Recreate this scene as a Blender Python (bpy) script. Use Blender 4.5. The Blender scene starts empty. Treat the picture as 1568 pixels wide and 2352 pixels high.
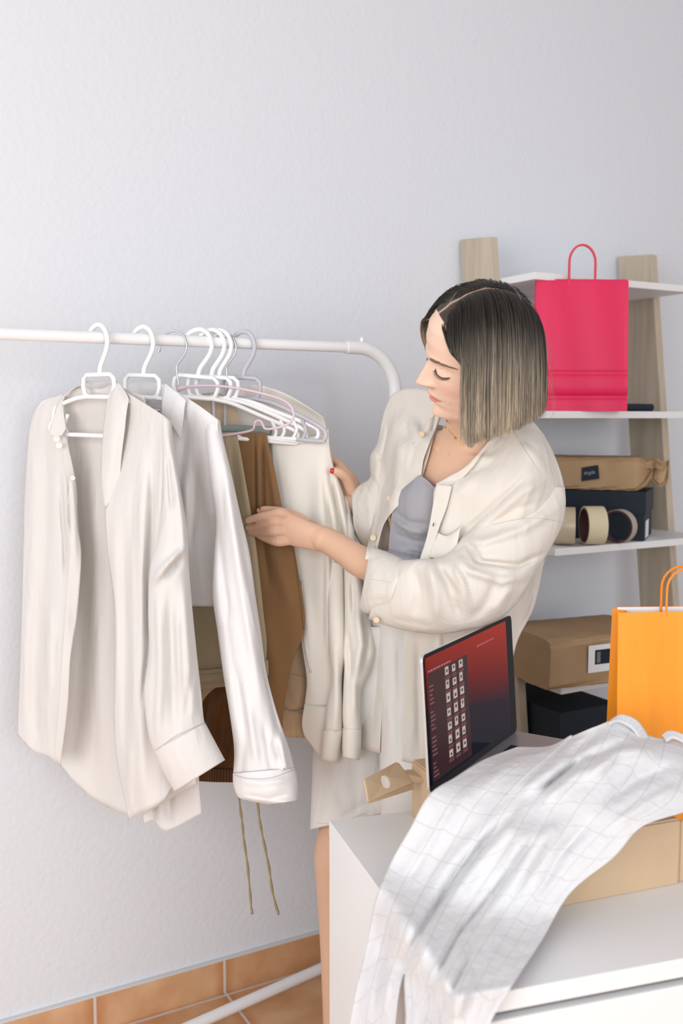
import bpy, bmesh, math, random
from mathutils.bvhtree import BVHTree
import numpy as np
from mathutils import Vector, Matrix, Euler
from math import sin, cos, pi, radians, sqrt, atan2, exp
random.seed(7)
SC = bpy.context.scene
COL = SC.collection
# ---------------------------------------------------------------- camera
FPX = 2352 * 35 / 36
YAW, PITCH = radians(29.2), radians(5.4)
CAM = Vector((0, 0, 1.45))
FW = Vector((sin(YAW) * cos(PITCH), cos(YAW) * cos(PITCH), -sin(PITCH)))
RT = Vector((cos(YAW), -sin(YAW), 0))
UP = RT.cross(FW)
cam = bpy.data.cameras.new('camera')
cam.sensor_fit = 'VERTICAL'; cam.sensor_height = 36; cam.sensor_width = 24; cam.lens = 35
cam.dof.use_dof = True; cam.dof.focus_distance = 1.9; cam.dof.aperture_fstop = 3.2
cam.clip_start = 0.05
co = bpy.data.objects.new('camera', cam); COL.objects.link(co)
co.matrix_world = Matrix.Translation(CAM) @ Matrix((RT, UP, -FW)).transposed().to_4x4()
SC.camera = co
SC.view_settings.view_transform = 'Standard'; SC.view_settings.look = 'None'
SC.view_settings.gamma = 1; SC.view_settings.exposure = 0.24
SC.view_settings.use_curve_mapping = False
# ---------------------------------------------------------------- light
wd = bpy.data.worlds.new('daylight'); SC.world = wd; wd.use_nodes = True
bg = wd.node_tree.nodes['Background']; bg.inputs[0].default_value = (0.93, 0.96, 1.0, 1); bg.inputs[1].default_value = 0.60
def area(name, loc, target, sx, sy, power, col):
    l = bpy.data.lights.new(name, 'AREA'); l.shape = 'RECTANGLE'; l.size = sx; l.size_y = sy
    l.energy = power; l.color = col
    o = bpy.data.objects.new(name, l); COL.objects.link(o); o.location = loc
    o.rotation_euler = (Vector(target) - Vector(loc)).to_track_quat('-Z', 'Y').to_euler()
    return o
area('window_and_fill_light', (-1.9, -0.2, 1.6), (1.1, 1.7, 1.15), 1.8, 1.9, 50, (1.0, 0.995, 0.99))  # stands for the unseen window on the left
area('window_and_fill_light', (0.0, -2.4, 1.7), (1.2, 1.6, 1.2), 2.4, 1.6, 50, (0.97, 0.985, 1.0))  # added frontal fill from behind the camera, no window built there

# ---------------------------------------------------------------- helpers
def W(px, py, d):                       # a point seen at pixel px, py at distance d along the view axis
    return CAM + d * (FW + (px - 784) / FPX * RT + (1176 - py) / FPX * UP)
def onz(px, py, z):
    r = FW + (px - 784) / FPX * RT + (1176 - py) / FPX * UP
    return CAM + r * ((z - CAM.z) / r.z)
def px_of(p):
    q = Vector(p) - CAM; d = q.dot(FW)
    return (784 + FPX * q.dot(RT) / d, 1176 - FPX * q.dot(UP) / d, d)

MATS = {}
def mat(name, col, rough=0.8, metal=0.0, sheen=0.0, bump=0.0, bscale=300, var=0.0, vscale=4, trans=0.0,
        spec=0.3, weave=0.0, emit=0, sss=0.0, coat=0.0, stretch=None, col2=None):
    if name in MATS: return MATS[name]
    m = bpy.data.materials.new(name); MATS[name] = m; m.use_nodes = True
    nt = m.node_tree; N = nt.nodes; L = nt.links
    b = N['Principled BSDF']
    c = (*col, 1)
    b.inputs['Base Color'].default_value = c; b.inputs['Roughness'].default_value = rough
    b.inputs['Metallic'].default_value = metal; b.inputs['Specular IOR Level'].default_value = spec
    b.inputs['Sheen Weight'].default_value = sheen; b.inputs['Coat Weight'].default_value = coat
    if sss: b.inputs['Subsurface Weight'].default_value = sss; b.inputs['Subsurface Radius'].default_value = (1, .35, .2); b.inputs['Subsurface Scale'].default_value = 0.012
    tc = N.new('ShaderNodeTexCoord'); src = tc.outputs['Object']
    if stretch:
        mp = N.new('ShaderNodeMapping'); mp.inputs['Scale'].default_value = stretch; L.new(src, mp.inputs[0]); src = mp.outputs[0]
    if var:
        n = N.new('ShaderNodeTexNoise'); n.inputs['Scale'].default_value = vscale; n.inputs['Detail'].default_value = 5
        L.new(src, n.inputs['Vector'])
        r = N.new('ShaderNodeValToRGB'); r.color_ramp.elements[0].position = .3; r.color_ramp.elements[1].position = .7
        d = col2 if col2 else tuple(x * (1 - var) for x in col)
        r.color_ramp.elements[0].color = (*d, 1); r.color_ramp.elements[1].color = c
        L.new(n.outputs['Fac'], r.inputs[0]); L.new(r.outputs[0], b.inputs['Base Color'])
    h = None
    if bump:
        n = N.new('ShaderNodeTexNoise'); n.inputs['Scale'].default_value = bscale; n.inputs['Detail'].default_value = 3
        L.new(src, n.inputs['Vector']); h = n.outputs['Fac']
        bp = N.new('ShaderNodeBump'); bp.inputs['Strength'].default_value = bump; bp.inputs['Distance'].default_value = 0.002
        L.new(h, bp.inputs['Height']); L.new(bp.outputs[0], b.inputs['Normal'])
    if trans:
        t = N.new('ShaderNodeBsdfTranslucent'); t.inputs[0].default_value = (col[0], col[1] * .86, col[2] * .72, 1)
        mx = N.new('ShaderNodeMixShader'); mx.inputs[0].default_value = trans
        L.new(b.outputs[0], mx.inputs[1]); L.new(t.outputs[0], mx.inputs[2])
        L.new(mx.outputs[0], N['Material Output'].inputs[0])
    return m

def mesh_obj(name, verts, faces, m, parent=None, smooth=True, solid=0.0, bevel=0.0, subsurf=0):
    me = bpy.data.meshes.new(name); me.from_pydata([tuple(v) for v in verts], [], faces)
    if smooth: me.shade_smooth()
    if m: me.materials.append(m)
    o = bpy.data.objects.new(name, me); COL.objects.link(o)
    if parent: o.parent = parent
    if solid:
        s = o.modifiers.new('thickness', 'SOLIDIFY'); s.thickness = solid; s.offset = 0
    if bevel:
        s = o.modifiers.new('bevel', 'BEVEL'); s.width = bevel; s.segments = 3; s.limit_method = 'ANGLE'
    if subsurf:
        s = o.modifiers.new('sub', 'SUBSURF'); s.levels = s.render_levels = subsurf
    return o
def tag(o, label, cat, group=None):
    o['label'] = label
    if cat: o['category'] = cat
    if group: o['group'] = group
    return o
def root(name, label, cat, group=None, loc=(0, 0, 0)):
    o = bpy.data.objects.new(name, None); COL.objects.link(o); o.empty_display_size = .05
    o.location = loc; o['_l'] = 0; del o['_l']
    return tag(o, label, cat, group)
def struct(o): o['kind'] = 'structure'; return o

class MB:
    """collects shapes into one mesh"""
    def __init__(s): s.v = []; s.f = []
    def add(s, v, f):
        n = len(s.v); s.v += [Vector(x) for x in v]; s.f += [tuple(i + n for i in q) for q in f]; return s
    def box(s, lo, hi, M=None):
        v = [Vector((x, y, z)) for x in (lo[0], hi[0]) for y in (lo[1], hi[1]) for z in (lo[2], hi[2])]
        if M: v = [M @ p for p in v]
        return s.add(v, [(0, 1, 3, 2), (4, 6, 7, 5), (0, 4, 5, 1), (2, 3, 7, 6), (0, 2, 6, 4), (1, 5, 7, 3)])
    def hexa(s, b, t):      # bottom quad, top quad (same winding)
        return s.add(list(b) + list(t), [(3, 2, 1, 0), (4, 5, 6, 7), (0, 1, 5, 4), (1, 2, 6, 5), (2, 3, 7, 6), (3, 0, 4, 7)])
    def tube(s, pts, r, n=10, closed=False, flat=None):
        pts = [Vector(p) for p in pts]; k = len(pts)
        rs = list(r) if isinstance(r, (list, tuple)) else [r] * k
        if not closed:      # short end spans keep the shading of long straight tubes even
            e0 = pts[0] + (pts[1] - pts[0]).normalized() * min(.0005, (pts[1] - pts[0]).length * .3); e1 = pts[-1] + (pts[-2] - pts[-1]).normalized() * min(.0005, (pts[-2] - pts[-1]).length * .3)
            pts = [pts[0], e0] + pts[1:-1] + [e1, pts[-1]]; rs = [rs[0], rs[0]] + rs[1:-1] + [rs[-1], rs[-1]]; k = len(pts)
        vs = []; nrm = None
        for i, p in enumerate(pts):
            if closed: t = (pts[(i + 1) % k] - pts[i - 1])
            else: t = pts[min(i + 1, k - 1)] - pts[max(i - 1, 0)]
            t.normalize()
            if nrm is None:
                nrm = t.orthogonal().normalized()
                if flat: nrm = (Vector(flat[0]) - t * t.dot(Vector(flat[0]))).normalized()
            else: nrm = (nrm - t * nrm.dot(t)).normalized()
            bn = t.cross(nrm)
            fa = flat[1] if flat else 1
            for j in range(n):
                a = 2 * pi * j / n
                vs.append(p + nrm * cos(a) * rs[i] * fa + bn * sin(a) * rs[i])
        fs = []
        for i in range(k if closed else k - 1):
            for j in range(n):
                a = i * n + j; b = i * n + (j + 1) % n; c = ((i + 1) % k) * n + (j + 1) % n; d = ((i + 1) % k) * n + j
                fs.append((a, b, c, d))
        if not closed: fs += [tuple(range(n))[::-1], tuple((k - 1) * n + j for j in range(n))]
        return s.add(vs, fs)
    def build(s, name, m, parent=None, **k): return mesh_obj(name, s.v, s.f, m, parent, **k)

def cr(p, n):                                    # catmull-rom through points, n samples per span
    p = [Vector(x) for x in p]; out = []
    for i in range(len(p) - 1):
        a = p[max(i - 1, 0)]; b = p[i]; c = p[i + 1]; d = p[min(i + 2, len(p) - 1)]
        if i == 0: a = b * 2 - c
        if i == len(p) - 2: d = c * 2 - b
        for k in range(n):
            t = k / n
            out.append(.5 * ((2 * b) + (c - a) * t + (2 * a - 5 * b + 4 * c - d) * t * t + (3 * b - a - 3 * c + d) * t ** 3))
    out.append(p[-1]); return out
def resample(rows, nr, nc):
    r2 = [cr(r, nc) for r in rows]
    cols = [cr([r[j] for r in r2], nr) for j in range(len(r2[0]))]
    return [[cols[j][i] for j in range(len(cols))] for i in range(len(cols[0]))]
def folds(x, y, fl):
    """sum of fold ridges; each fold = (points, width, depth): + comes forward"""
    s = 0
    for pts, w, amp in fl:
        best = 1e9; bt = 0; n = len(pts) - 1
        for i in range(n):
            ax, ay = pts[i]; bx, by = pts[i + 1]
            dx, dy = bx - ax, by - ay; L2 = dx * dx + dy * dy + 1e-9
            t = max(0, min(1, ((x - ax) * dx + (y - ay) * dy) / L2))
            d = (x - ax - t * dx) ** 2 + (y - ay - t * dy) ** 2
            if d < best: best = d; bt = (i + t) / n
        if best < (3 * w) ** 2:
            fade = min(1, 4 * bt + .15, 4 * (1 - bt) + .15)
            s += amp * fade * exp(-best / (w * w))
    return s
def hit(bvh, px, py):
    r = FW + (px - 784) / FPX * RT + (1176 - py) / FPX * UP
    h = bvh.ray_cast(CAM, r.normalized())
    return h[3] / r.length if h[0] else None
def cloth(name, rows, m, parent=None, nr=10, nc=10, fl=(), wav=(), solid=0.0012, dz=0.0, front_of=None, margin=.006):
    """fabric panel: rows of (px, py, distance) control points, smoothed, folded and turned into world points"""
    g = resample(rows, nr, nc); R = len(g); Cn = len(g[0]); vs = []
    HH = [[(hit(front_of, g[i][j].x, g[i][j].y) if front_of is not None else None) for j in range(Cn)] for i in range(R)]
    DD = [[g[i][j].z + dz for j in range(Cn)] for i in range(R)]
    if front_of is not None:
        for it in range(8):
            DD = [[min(DD[i][j], HH[i][j] - margin - .008) if HH[i][j] else DD[i][j] for j in range(Cn)] for i in range(R)]
            DD = [[(DD[max(i - 1, 0)][j] + DD[min(i + 1, R - 1)][j] + DD[i][max(j - 1, 0)] + DD[i][min(j + 1, Cn - 1)] + 4 * DD[i][j]) / 8 for j in range(Cn)] for i in range(R)]
    for i in range(R):
        for j in range(Cn):
            x, y, d = g[i][j]; d = DD[i][j]; h = HH[i][j]
            d -= folds(x, y, fl)
            u = j / (Cn - 1); v = i / (R - 1)
            for (fx, fy, ph, amp, v0) in wav: d -= amp * max(0, v - v0) * sin(fx * u * 2 * pi + fy * v * 2 * pi + ph)
            if h: d = min(d, h - .003)
            vs.append(W(x, y, d))
    fs = [(i * Cn + j, i * Cn + j + 1, (i + 1) * Cn + j + 1, (i + 1) * Cn + j) for i in range(R - 1) for j in range(Cn - 1)]
    return mesh_obj(name, vs, fs, m, parent, solid=solid)
def sleeve(name, rings, m, parent=None, nr=8, nc=48, fl=(), solid=0.0012, wob=0.0, back=1.0, caps=False, dz=0.0, front_of=None, margin=.006):
    """fabric tube: rings of (left px, left py, right px, right py, distance, half thickness)"""
    L = resample([[(r[0], r[1], r[4]), (r[2], r[3], r[5])] for r in rings], nr, 1); vs = []
    for i, (a, b) in enumerate(L):
        for j in range(nc):
            ph = 2 * pi * j / nc
            c, s_ = cos(ph), sin(ph)
            mx, my = (a.x + b.x) / 2, (a.y + b.y) / 2; hx, hy = (b.x - a.x) / 2, (b.y - a.y) / 2
            x = mx + hx * c; y = my + hy * c
            th = b.z
            if s_ >= 0: d = a.z - th * s_ - folds(x, y, fl) * min(1, s_ * 2.5)
            else: d = a.z - th * back * s_
            d += dz
            if front_of is not None and s_ >= 0:
                h = hit(front_of, x, y)
                if h: d = min(d, h - margin)
            if wob: d += wob * sin(ph * 5 + i * .35) * .5 + wob * .5 * sin(ph * 9 - i * .2)
            vs.append(W(x, y, d))
    fs = [(i * nc + j, i * nc + (j + 1) % nc, (i + 1) * nc + (j + 1) % nc, (i + 1) * nc + j) for i in range(len(L) - 1) for j in range(nc)]
    if caps: fs += [tuple(range(nc))[::-1], tuple((len(L) - 1) * nc + j for j in range(nc))]
    return mesh_obj(name, vs, fs, m, parent, solid=solid)
# ---------------------------------------------------------------- materials
M_wall = mat('wall_plaster', (.720, .745, .790), .9, bump=.7, bscale=75, spec=.15)
M_white = mat('white_laminate', (.80, .81, .82), .45, spec=.4)
M_shelfw = mat('white_shelf_board', (.80, .80, .80), .5, spec=.35)
M_wood = mat('ash_wood', (.60, .51, .395), .6, var=.22, vscale=3.2, stretch=(14, 14, 1), bump=.1, bscale=20)
M_kraft = mat('kraft_board', (.60, .44, .285), .8, var=.1, vscale=12, bump=.08, bscale=200, spec=.2)
M_kraftp = mat('kraft_paper', (.47, .315, .175), .7, var=.12, vscale=9, bump=.1, bscale=120, spec=.3)
M_pink = mat('pink_paper', (.74, .010, .090), .5, var=.08, vscale=9, stretch=(5, 5, .5), spec=.45)
M_pinkh = mat('pink_cord', (.75, .06, .10), .6)
M_orange = mat('orange_paper', (1.0, .34, .02), .5, var=.12, vscale=6, stretch=(6, 6, .5), spec=.4)
M_orangeh = mat('orange_cord', (1.0, .28, .03), .6)
M_paperw = mat('white_paper', (.85, .85, .86), .7)
M_black = mat('black_card', (.012, .02, .032), .6, bump=.05, bscale=150)
M_enamel = mat('white_enamel', (.83, .83, .84), .35, spec=.45)
M_plastic = mat('white_plastic', (.88, .88, .885), .35, spec=.5)
M_greyplastic = mat('grey_plastic', (.52, .52, .56), .4)
M_chrome = mat('steel_wire', (.55, .54, .54), .25, metal=1)
M_pinkwire = mat('pink_coated_wire', (.72, .55, .62), .4)
M_ink = mat('dark_ink', (.02, .02, .025), .6)
M_chalk = mat('pale_ink', (.35, .38, .40), .8)
M_greyink = mat('grey_ink', (.30, .31, .31), .8)

# tiles
def tile_mat(name, axis):
    m = bpy.data.materials.new(name); m.use_nodes = True; nt = m.node_tree; N = nt.nodes; L = nt.links; b = N['Principled BSDF']
    tc = N.new('ShaderNodeTexCoord'); sx = N.new('ShaderNodeSeparateXYZ'); L.new(tc.outputs['Object'], sx.inputs[0])
    def grout(out, off):
        a = N.new('ShaderNodeMath'); a.operation = 'ADD'; a.inputs[1].default_value = off; L.new(out, a.inputs[0])
        q = N.new('ShaderNodeMath'); q.operation = 'PINGPONG'; q.inputs[1].default_value = .165; L.new(a.outputs[0], q.inputs[0])
        l = N.new('ShaderNodeMath'); l.operation = 'LESS_THAN'; l.inputs[1].default_value = .0035; L.new(q.outputs[0], l.inputs[0])
        return l.outputs[0], q.outputs[0]
    gx, qx = grout(sx.outputs[0], -.912 + .33 * 30)
    n = N.new('ShaderNodeTexNoise'); n.inputs['Scale'].default_value = 9; n.inputs['Detail'].default_value = 6; L.new(tc.outputs['Object'], n.inputs[0])
    r = N.new('ShaderNodeValToRGB'); r.color_ramp.elements[0].position = .32; r.color_ramp.elements[1].position = .68
    r.color_ramp.elements[0].color = (.55, .275, .125, 1); r.color_ramp.elements[1].color = (.68, .43, .25, 1); L.new(n.outputs[0], r.inputs[0])
    e = N.new('ShaderNodeMapRange'); e.inputs[1].default_value = 0; e.inputs[2].default_value = .03; L.new(qx, e.inputs[0])
    dk = N.new('ShaderNodeMix'); dk.data_type = 'RGBA'; dk.inputs[6].default_value = (.52, .22, .08, 1); L.new(e.outputs[0], dk.inputs[0]); L.new(r.outputs[0], dk.inputs[7])
    fac = gx
    if axis == 2:
        gy, qy = grout(sx.outputs[1], -2.225 + .33 * 30)
        mx = N.new('ShaderNodeMath'); mx.operation = 'MAXIMUM'; L.new(gx, mx.inputs[0]); L.new(gy, mx.inputs[1]); fac = mx.outputs[0]
    mm = N.new('ShaderNodeMix'); mm.data_type = 'RGBA'; mm.inputs[7].default_value = (.62, .60, .58, 1)
    L.new(fac, mm.inputs[0]); L.new(dk.outputs[2], mm.inputs[6]); L.new(mm.outputs[2], b.inputs['Base Color']); b.inputs['Roughness'].default_value = .55
    return m
# ---------------------------------------------------------------- room
WY = 2.25
def quadbox(name, lo, hi, m): return struct(MB().box(lo, hi).build(name, m, smooth=False))
quadbox('wall_back', (-3.5, WY, 0), (4.2, WY + .12, 3.1), M_wall)
quadbox('wall_right', (4.2, -3.2, 0), (4.32, WY + .12, 3.1), M_wall)
quadbox('floor', (-3.5, -3.2, -.06), (4.2, WY, 0), tile_mat('terracotta_floor_tiles', 2))
quadbox('ceiling', (-3.5, -3.2, 3.1), (4.2, WY + .12, 3.2), M_wall)
quadbox('baseboard_back', (-3.5, WY - .012, 0), (4.2, WY, .083), tile_mat('terracotta_skirting_tiles', 1))
quadbox('trim_1', (-3.5, WY - .010, .083), (4.2, WY, .089), mat('skirting_grout', (.62, .63, .64), .9, bump=.5, bscale=60))

# ---------------------------------------------------------------- ladder shelf
sh = root('ladder_shelf', 'leaning ladder shelf with pale wood uprights and white boards against the wall', 'shelf', loc=(1.9, 2.05, 0))
def P(o, parent):            # parent and keep the place
    o.parent = parent; o.matrix_parent_inverse = Matrix.Translation(-parent.location); return o
def upright(x0, x1):
    m = MB(); zt = 1.916; k = .124
    yf, yb = 2.105, 2.235
    m.hexa([(x0, yf - k * zt, 0), (x1, yf - k * zt, 0), (x1, yb - k * zt, 0), (x0, yb - k * zt, 0)],
           [(x0, yf, zt), (x1, yf, zt), (x1, yb, zt + .012), (x0, yb, zt + .012)])
    return P(m.build('upright', M_wood, smooth=False, bevel=.0015), sh)
upright(1.615, 1.640); upright(2.190, 2.215)
SHZ = [(1.81, 1.955), (1.467, 1.905), (1.13, 1.86), (.79, 1.828), (.43, 1.79)]
for z, y in SHZ:
    P(MB().box((1.6402, y, z - .018), (2.1898, WY - .004, z)).build('shelf_board', M_shelfw, smooth=False, bevel=.001), sh)

# ---------------------------------------------------------------- paper bags
def paper_bag(name, label, M, w, h, t, mp, mh, hr, hspan, handle_h, inner=None, creases=(), open_t=0.02):
    """M places the bag: x along its width, y into depth, z up; origin bottom left front"""
    r = root(name, label, 'shopping bag', loc=M.translation)
    def put(o): o.parent = r; o.matrix_parent_inverse = Matrix.Translation(-r.location); return o
    n = 24; rows = []
    prof = [(0, 0)] + [(c, dd) for c, dd in creases] + [(h, 0)]
    def dent(z):
        s = 0
        for c, dd in creases: s += dd * exp(-((z - c) / .006) ** 2)
        return s
    nz = 60; vs = []; fs = []
    for i in range(nz + 1):
        z = h * i / nz; k = z / h
        tt = t * (1 - k) ** .8 * .96 + open_t * (1 - (1 - k) ** .8)
        y0 = dent(z) + (t - tt) * .35
        ring = []
        for j in range(n): x = w * j / n; ring.append((x, y0 + .0012 * sin(x * 55 + z * 9) * (1 if 0 < j else 0), z))
        for j in range(6): ring.append((w - (0.02 * k) * sin(pi * j / 6), y0 + tt * j / 6, z))
        for j in range(n): x = w - w * j / n; ring.append((x, y0 + tt, z + (.004 if i == nz else 0)))
        for j in range(6): ring.append(((0.02 * k) * sin(pi * j / 6), y0 + tt - tt * j / 6, z))
        vs += [M @ Vector(q) for q in ring]
    K = n * 2 + 12
    for i in range(nz):
        for j in range(K): fs.append((i * K + j, i * K + (j + 1) % K, (i + 1) * K + (j + 1) % K, (i + 1) * K + j))
    fs.append(tuple(range(K))[::-1])
    put(mesh_obj('bag_body', vs, fs, mp, smooth=False, solid=.0008))
    ytop = t * .35 - open_t * .35
    if inner:
        vs = [];
        vs = [M @ Vector(q) for q in [(.014, ytop + open_t - .002, h - .10), (w - .014, ytop + open_t - .002, h - .10), (w - .008, ytop + open_t - .001, h + .0035), (.008, ytop + open_t - .001, h + .0035)]]
        put(mesh_obj('bag_lining', vs, [(0, 1, 2, 3)], inner, smooth=False, solid=.0006))
    for yy in (ytop + .002, ytop + open_t - .003):
        x0 = w / 2 - hspan / 2; x1 = w / 2 + hspan / 2; pts = [(x0, yy, h - .03), (x0, yy, h + handle_h * .45)]
        for a in range(0, 13):
            t_ = pi * a / 12; pts.append((w / 2 - hspan / 2 * cos(t_), yy + .003 * sin(t_), h + handle_h * .5 + handle_h * .5 * sin(t_)))
        pts += [(x1, yy, h + handle_h * .45), (x1, yy, h - .03)]
        put(MB().tube([M @ Vector(q) for q in pts], hr, 8).build('bag_handle', mh))
    return r
def frame_px(px, py, d, xdir, z=None):
    o = W(px, py, d)
    if z is not None: o.z = z
    X = Vector(xdir).normalized(); Y = Vector((-X.y, X.x, 0)); return Matrix.Translation(o) @ Matrix((X, Y, Vector((0, 0, 1)))).transposed().to_4x4()
# pink bag: nearly facing the camera
Mp = frame_px(1229, 947, 2.50, (cos(radians(-27)), sin(radians(-27)), 0), 1.4675)
paper_bag('paper_bag', 'bright pink paper carrier bag standing on the second shelf', Mp, .233, .325, .055, M_pink, M_pinkh, .0028, .066, .088,
          creases=((.036, .004), (.048, -.0035), (.094, .003)), open_t=.008)
Mo = frame_px(1418, 1700, 1.72, (cos(radians(-26)), sin(radians(-26)), 0), .7505)
paper_bag('paper_bag', 'orange paper carrier bag standing on the white cabinet behind the draped trousers', Mo, .245, .366, .07, M_orange, M_orangeh, .0022, .075, .075,
          inner=M_paperw, creases=(), open_t=.030)

# ---------------------------------------------------------------- white cabinet (used as a table)
Bk = onz(755, 1885, .75); Fr = onz(1056, 2297, .75)
ey = (Bk - Fr).normalized(); ex = Vector((ey.y, -ey.x, 0)); DL = (Bk - Fr).length
DM = Matrix.Translation(Vector((Fr.x, Fr.y, 0))) @ Matrix((ex, ey, Vector((0, 0, 1)))).transposed().to_4x4()
dk = root('cabinet', 'white laminate cabinet with drawers in the right foreground', 'cabinet', loc=(Fr.x, Fr.y, 0))
def D(o, r=dk): return P(o, r)
DW = 1.25
D(MB().box((0, 0, .724), (DW, DL, .75), DM).build('worktop', M_white, smooth=False, bevel=.0015))
D(MB().box((0.0005, .012, 0), (.022, DL - .0005, .7238), DM).build('side_panel', M_white, smooth=False, bevel=.001))
D(MB().box((DW - .022, .012, 0), (DW - .0005, DL - .0005, .7238), DM).build('side_panel', M_white, smooth=False, bevel=.001))
D(MB().box((.0222, DL - .014, .02), (DW - .0222, DL - .004, .7236), DM).build('back_panel', M_white, smooth=False))
D(MB().box((.0222, .02, .02), (DW - .0222, DL - .015, .04), DM).build('bottom_panel', M_white, smooth=False))
for i in range(3):
    for j in range(2):
        z1 = .716 - i * .225; x0 = .003 + j * (DW / 2)
        D(MB().box((x0, -.004, z1 - .220), (x0 + DW / 2 - .006, .0115, z1), DM).build('drawer_front', M_white, smooth=False, bevel=.0015))

# ---------------------------------------------------------------- mailer box under the laptop
bx = Vector((1.146 - .947, 1.012 - 1.044, 0)).normalized(); by = Vector((-bx.y, bx.x, 0))
bo = onz(1555, 2030, .75); BW, BD, BH = .270, .375, .098
BM = Matrix.Translation(bo - bx * BW + Vector((0, 0, .0006))) @ Matrix((bx, by, Vector((0, 0, 1)))).transposed().to_4x4()
bxr = root('cardboard_box', 'brown mailer box with open lid flap under the laptop on the white cabinet', 'box', loc=bo)
m = MB(); t = .003
m.box((0, 0, 0), (BW, t, BH), BM).box((0, BD - t, 0), (BW, BD, BH), BM).box((0, t, 0), (t, BD - t, BH), BM).box((BW - t, t, 0), (BW, BD - t, BH), BM).box((t, t, 0), (BW - t, BD - t, t), BM)
P(m.build('box_body', M_kraft, smooth=False), bxr)
P(MB().box((.002, .002, BH + .0003), (BW - .002, BD - .002, BH + .0033), BM).build('box_lid', M_kraft, smooth=False), bxr)
m = MB(); m.box((BW + .0005, .004, .001), (BW + .006, BD * .6, BH - .004), BM)
P(m.build('side_flap', M_kraft, smooth=False), bxr)
P(MB().box((BW + .0065, .003, .001), (BW + .075, .006, BH - .002), BM).build('front_flap', M_kraft, smooth=False), bxr)
# flap with a thumb hole, bent outwards at the back left corner
def flat_poly(pts, hole=None, th=.003):
    """thin board from coplanar world points with an optional round-ended cut"""
    bm = bmesh.new(); vs = [bm.verts.new(p) for p in pts]; 
    es = [bm.edges.new((vs[i], vs[(i + 1) % len(vs)])) for i in range(len(vs))]
    if hole:
        hv = [bm.verts.new(p) for p in hole]; es += [bm.edges.new((hv[i], hv[(i + 1) % len(hv)])) for i in range(len(hv))]
    bmesh.ops.triangle_fill(bm, edges=es, use_beauty=True)
    return bm
def bm_obj(name, bm, m, parent=None, solid=0, smooth=False):
    me = bpy.data.meshes.new(name); bm.to_mesh(me); bm.free(); me.materials.append(m)
    o = bpy.data.objects.new(name, me); COL.objects.link(o)
    if solid: s = o.modifiers.new('t', 'SOLIDIFY'); s.thickness = solid; s.offset = 0
    if parent: P(o, parent)
    return o
A_ = W(836, 1790, 1.64); B_ = W(845, 1843, 1.625); C_ = W(949, 1798, 1.70); D_ = W(912, 1750, 1.745)
def bil(u, v): return A_.lerp(B_, v).lerp(D_.lerp(C_, v), u)
hole = [bil(.47 + .10 * cos(a) , .50 + .30 * sin(a)) for a in [pi * 2 * k / 20 for k in range(20)]]
rim = [bil(u, v) for u, v in ((0.03, 0), (0.0, .06), (0, .94), (.03, 1), (.97, 1), (1, .9), (1, .1), (.95, 0))]
bm_obj('thumb_flap', flat_poly(rim, hole), M_kraft, bxr, solid=.003)
bm_obj('lid_flap', flat_poly([W(912, 1775, 1.72), W(949, 1798, 1.70), W(985, 1792, 1.71), W(985, 1765, 1.78), W(925, 1771, 1.79)]), M_kraft, bxr, solid=.003)
bm_obj('lid_flap', flat_poly([W(845, 1843, 1.628), W(949, 1798, 1.70), W(949, 1812, 1.702), W(850, 1845, 1.63)]), M_kraft, bxr, solid=.003)

# ---------------------------------------------------------------- laptop
LZ = .75 + BH + .005
pBL = onz(987, 1843, LZ)
ldir = (RT * sin(radians(30.8)) + Vector((FW.x, FW.y, 0)).normalized() * cos(radians(30.8))).normalized()
lnor = Vector((ldir.y, -ldir.x, 0))            # towards the keyboard side
if (CAM - pBL).dot(lnor) < 0: lnor = -lnor
lw, lh, lb = .372, .220, .235
lt = root('laptop', 'open silver laptop with a dark red glossy screen on the brown mailer box', 'laptop', loc=pBL)
tilt = radians(4); ud = (Vector((0, 0, 1)) * cos(tilt) - lnor * sin(tilt)).normalized(); sn = ldir.cross(ud)
if sn.dot(lnor) < 0: sn = -sn
def rrect(w, h, r, n=6):
    pts = []
    for cx, cy, a0 in ((w - r, h - r, 0), (r, h - r, 90), (r, r, 180), (w - r, r, 270)):
        for k in range(n + 1): a = radians(a0 + 90 * k / n); pts.append((cx + r * cos(a), cy + r * sin(a)))
    return pts
def slab(o, X, Y, Z, outline, z0, z1):
    n = len(outline); v = [o + X * a + Y * b + Z * z0 for a, b in outline] + [o + X * a + Y * b + Z * z1 for a, b in outline]
    return v, [tuple(range(n))[::-1], tuple(range(n, 2 * n))] + [(i, (i + 1) % n, n + (i + 1) % n, n + i) for i in range(n)]
M_alu = mat('aluminium', (.72, .72, .74), .35, metal=.9)
M_glass = mat('screen_glass', (.004, .006, .010), .08, spec=.1)
o_ = pBL + Vector((0, 0, .012))
P(MB().add(*slab(o_, ldir, ud, sn, rrect(lw, lh, .011), -.005, 0)).build('lid', M_alu, smooth=False, bevel=.0008), lt)
P(MB().add(*slab(o_, ldir, ud, sn, rrect(lw, lh, .011), .0002, .0012)).build('screen', M_glass, smooth=False), lt)
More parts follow.
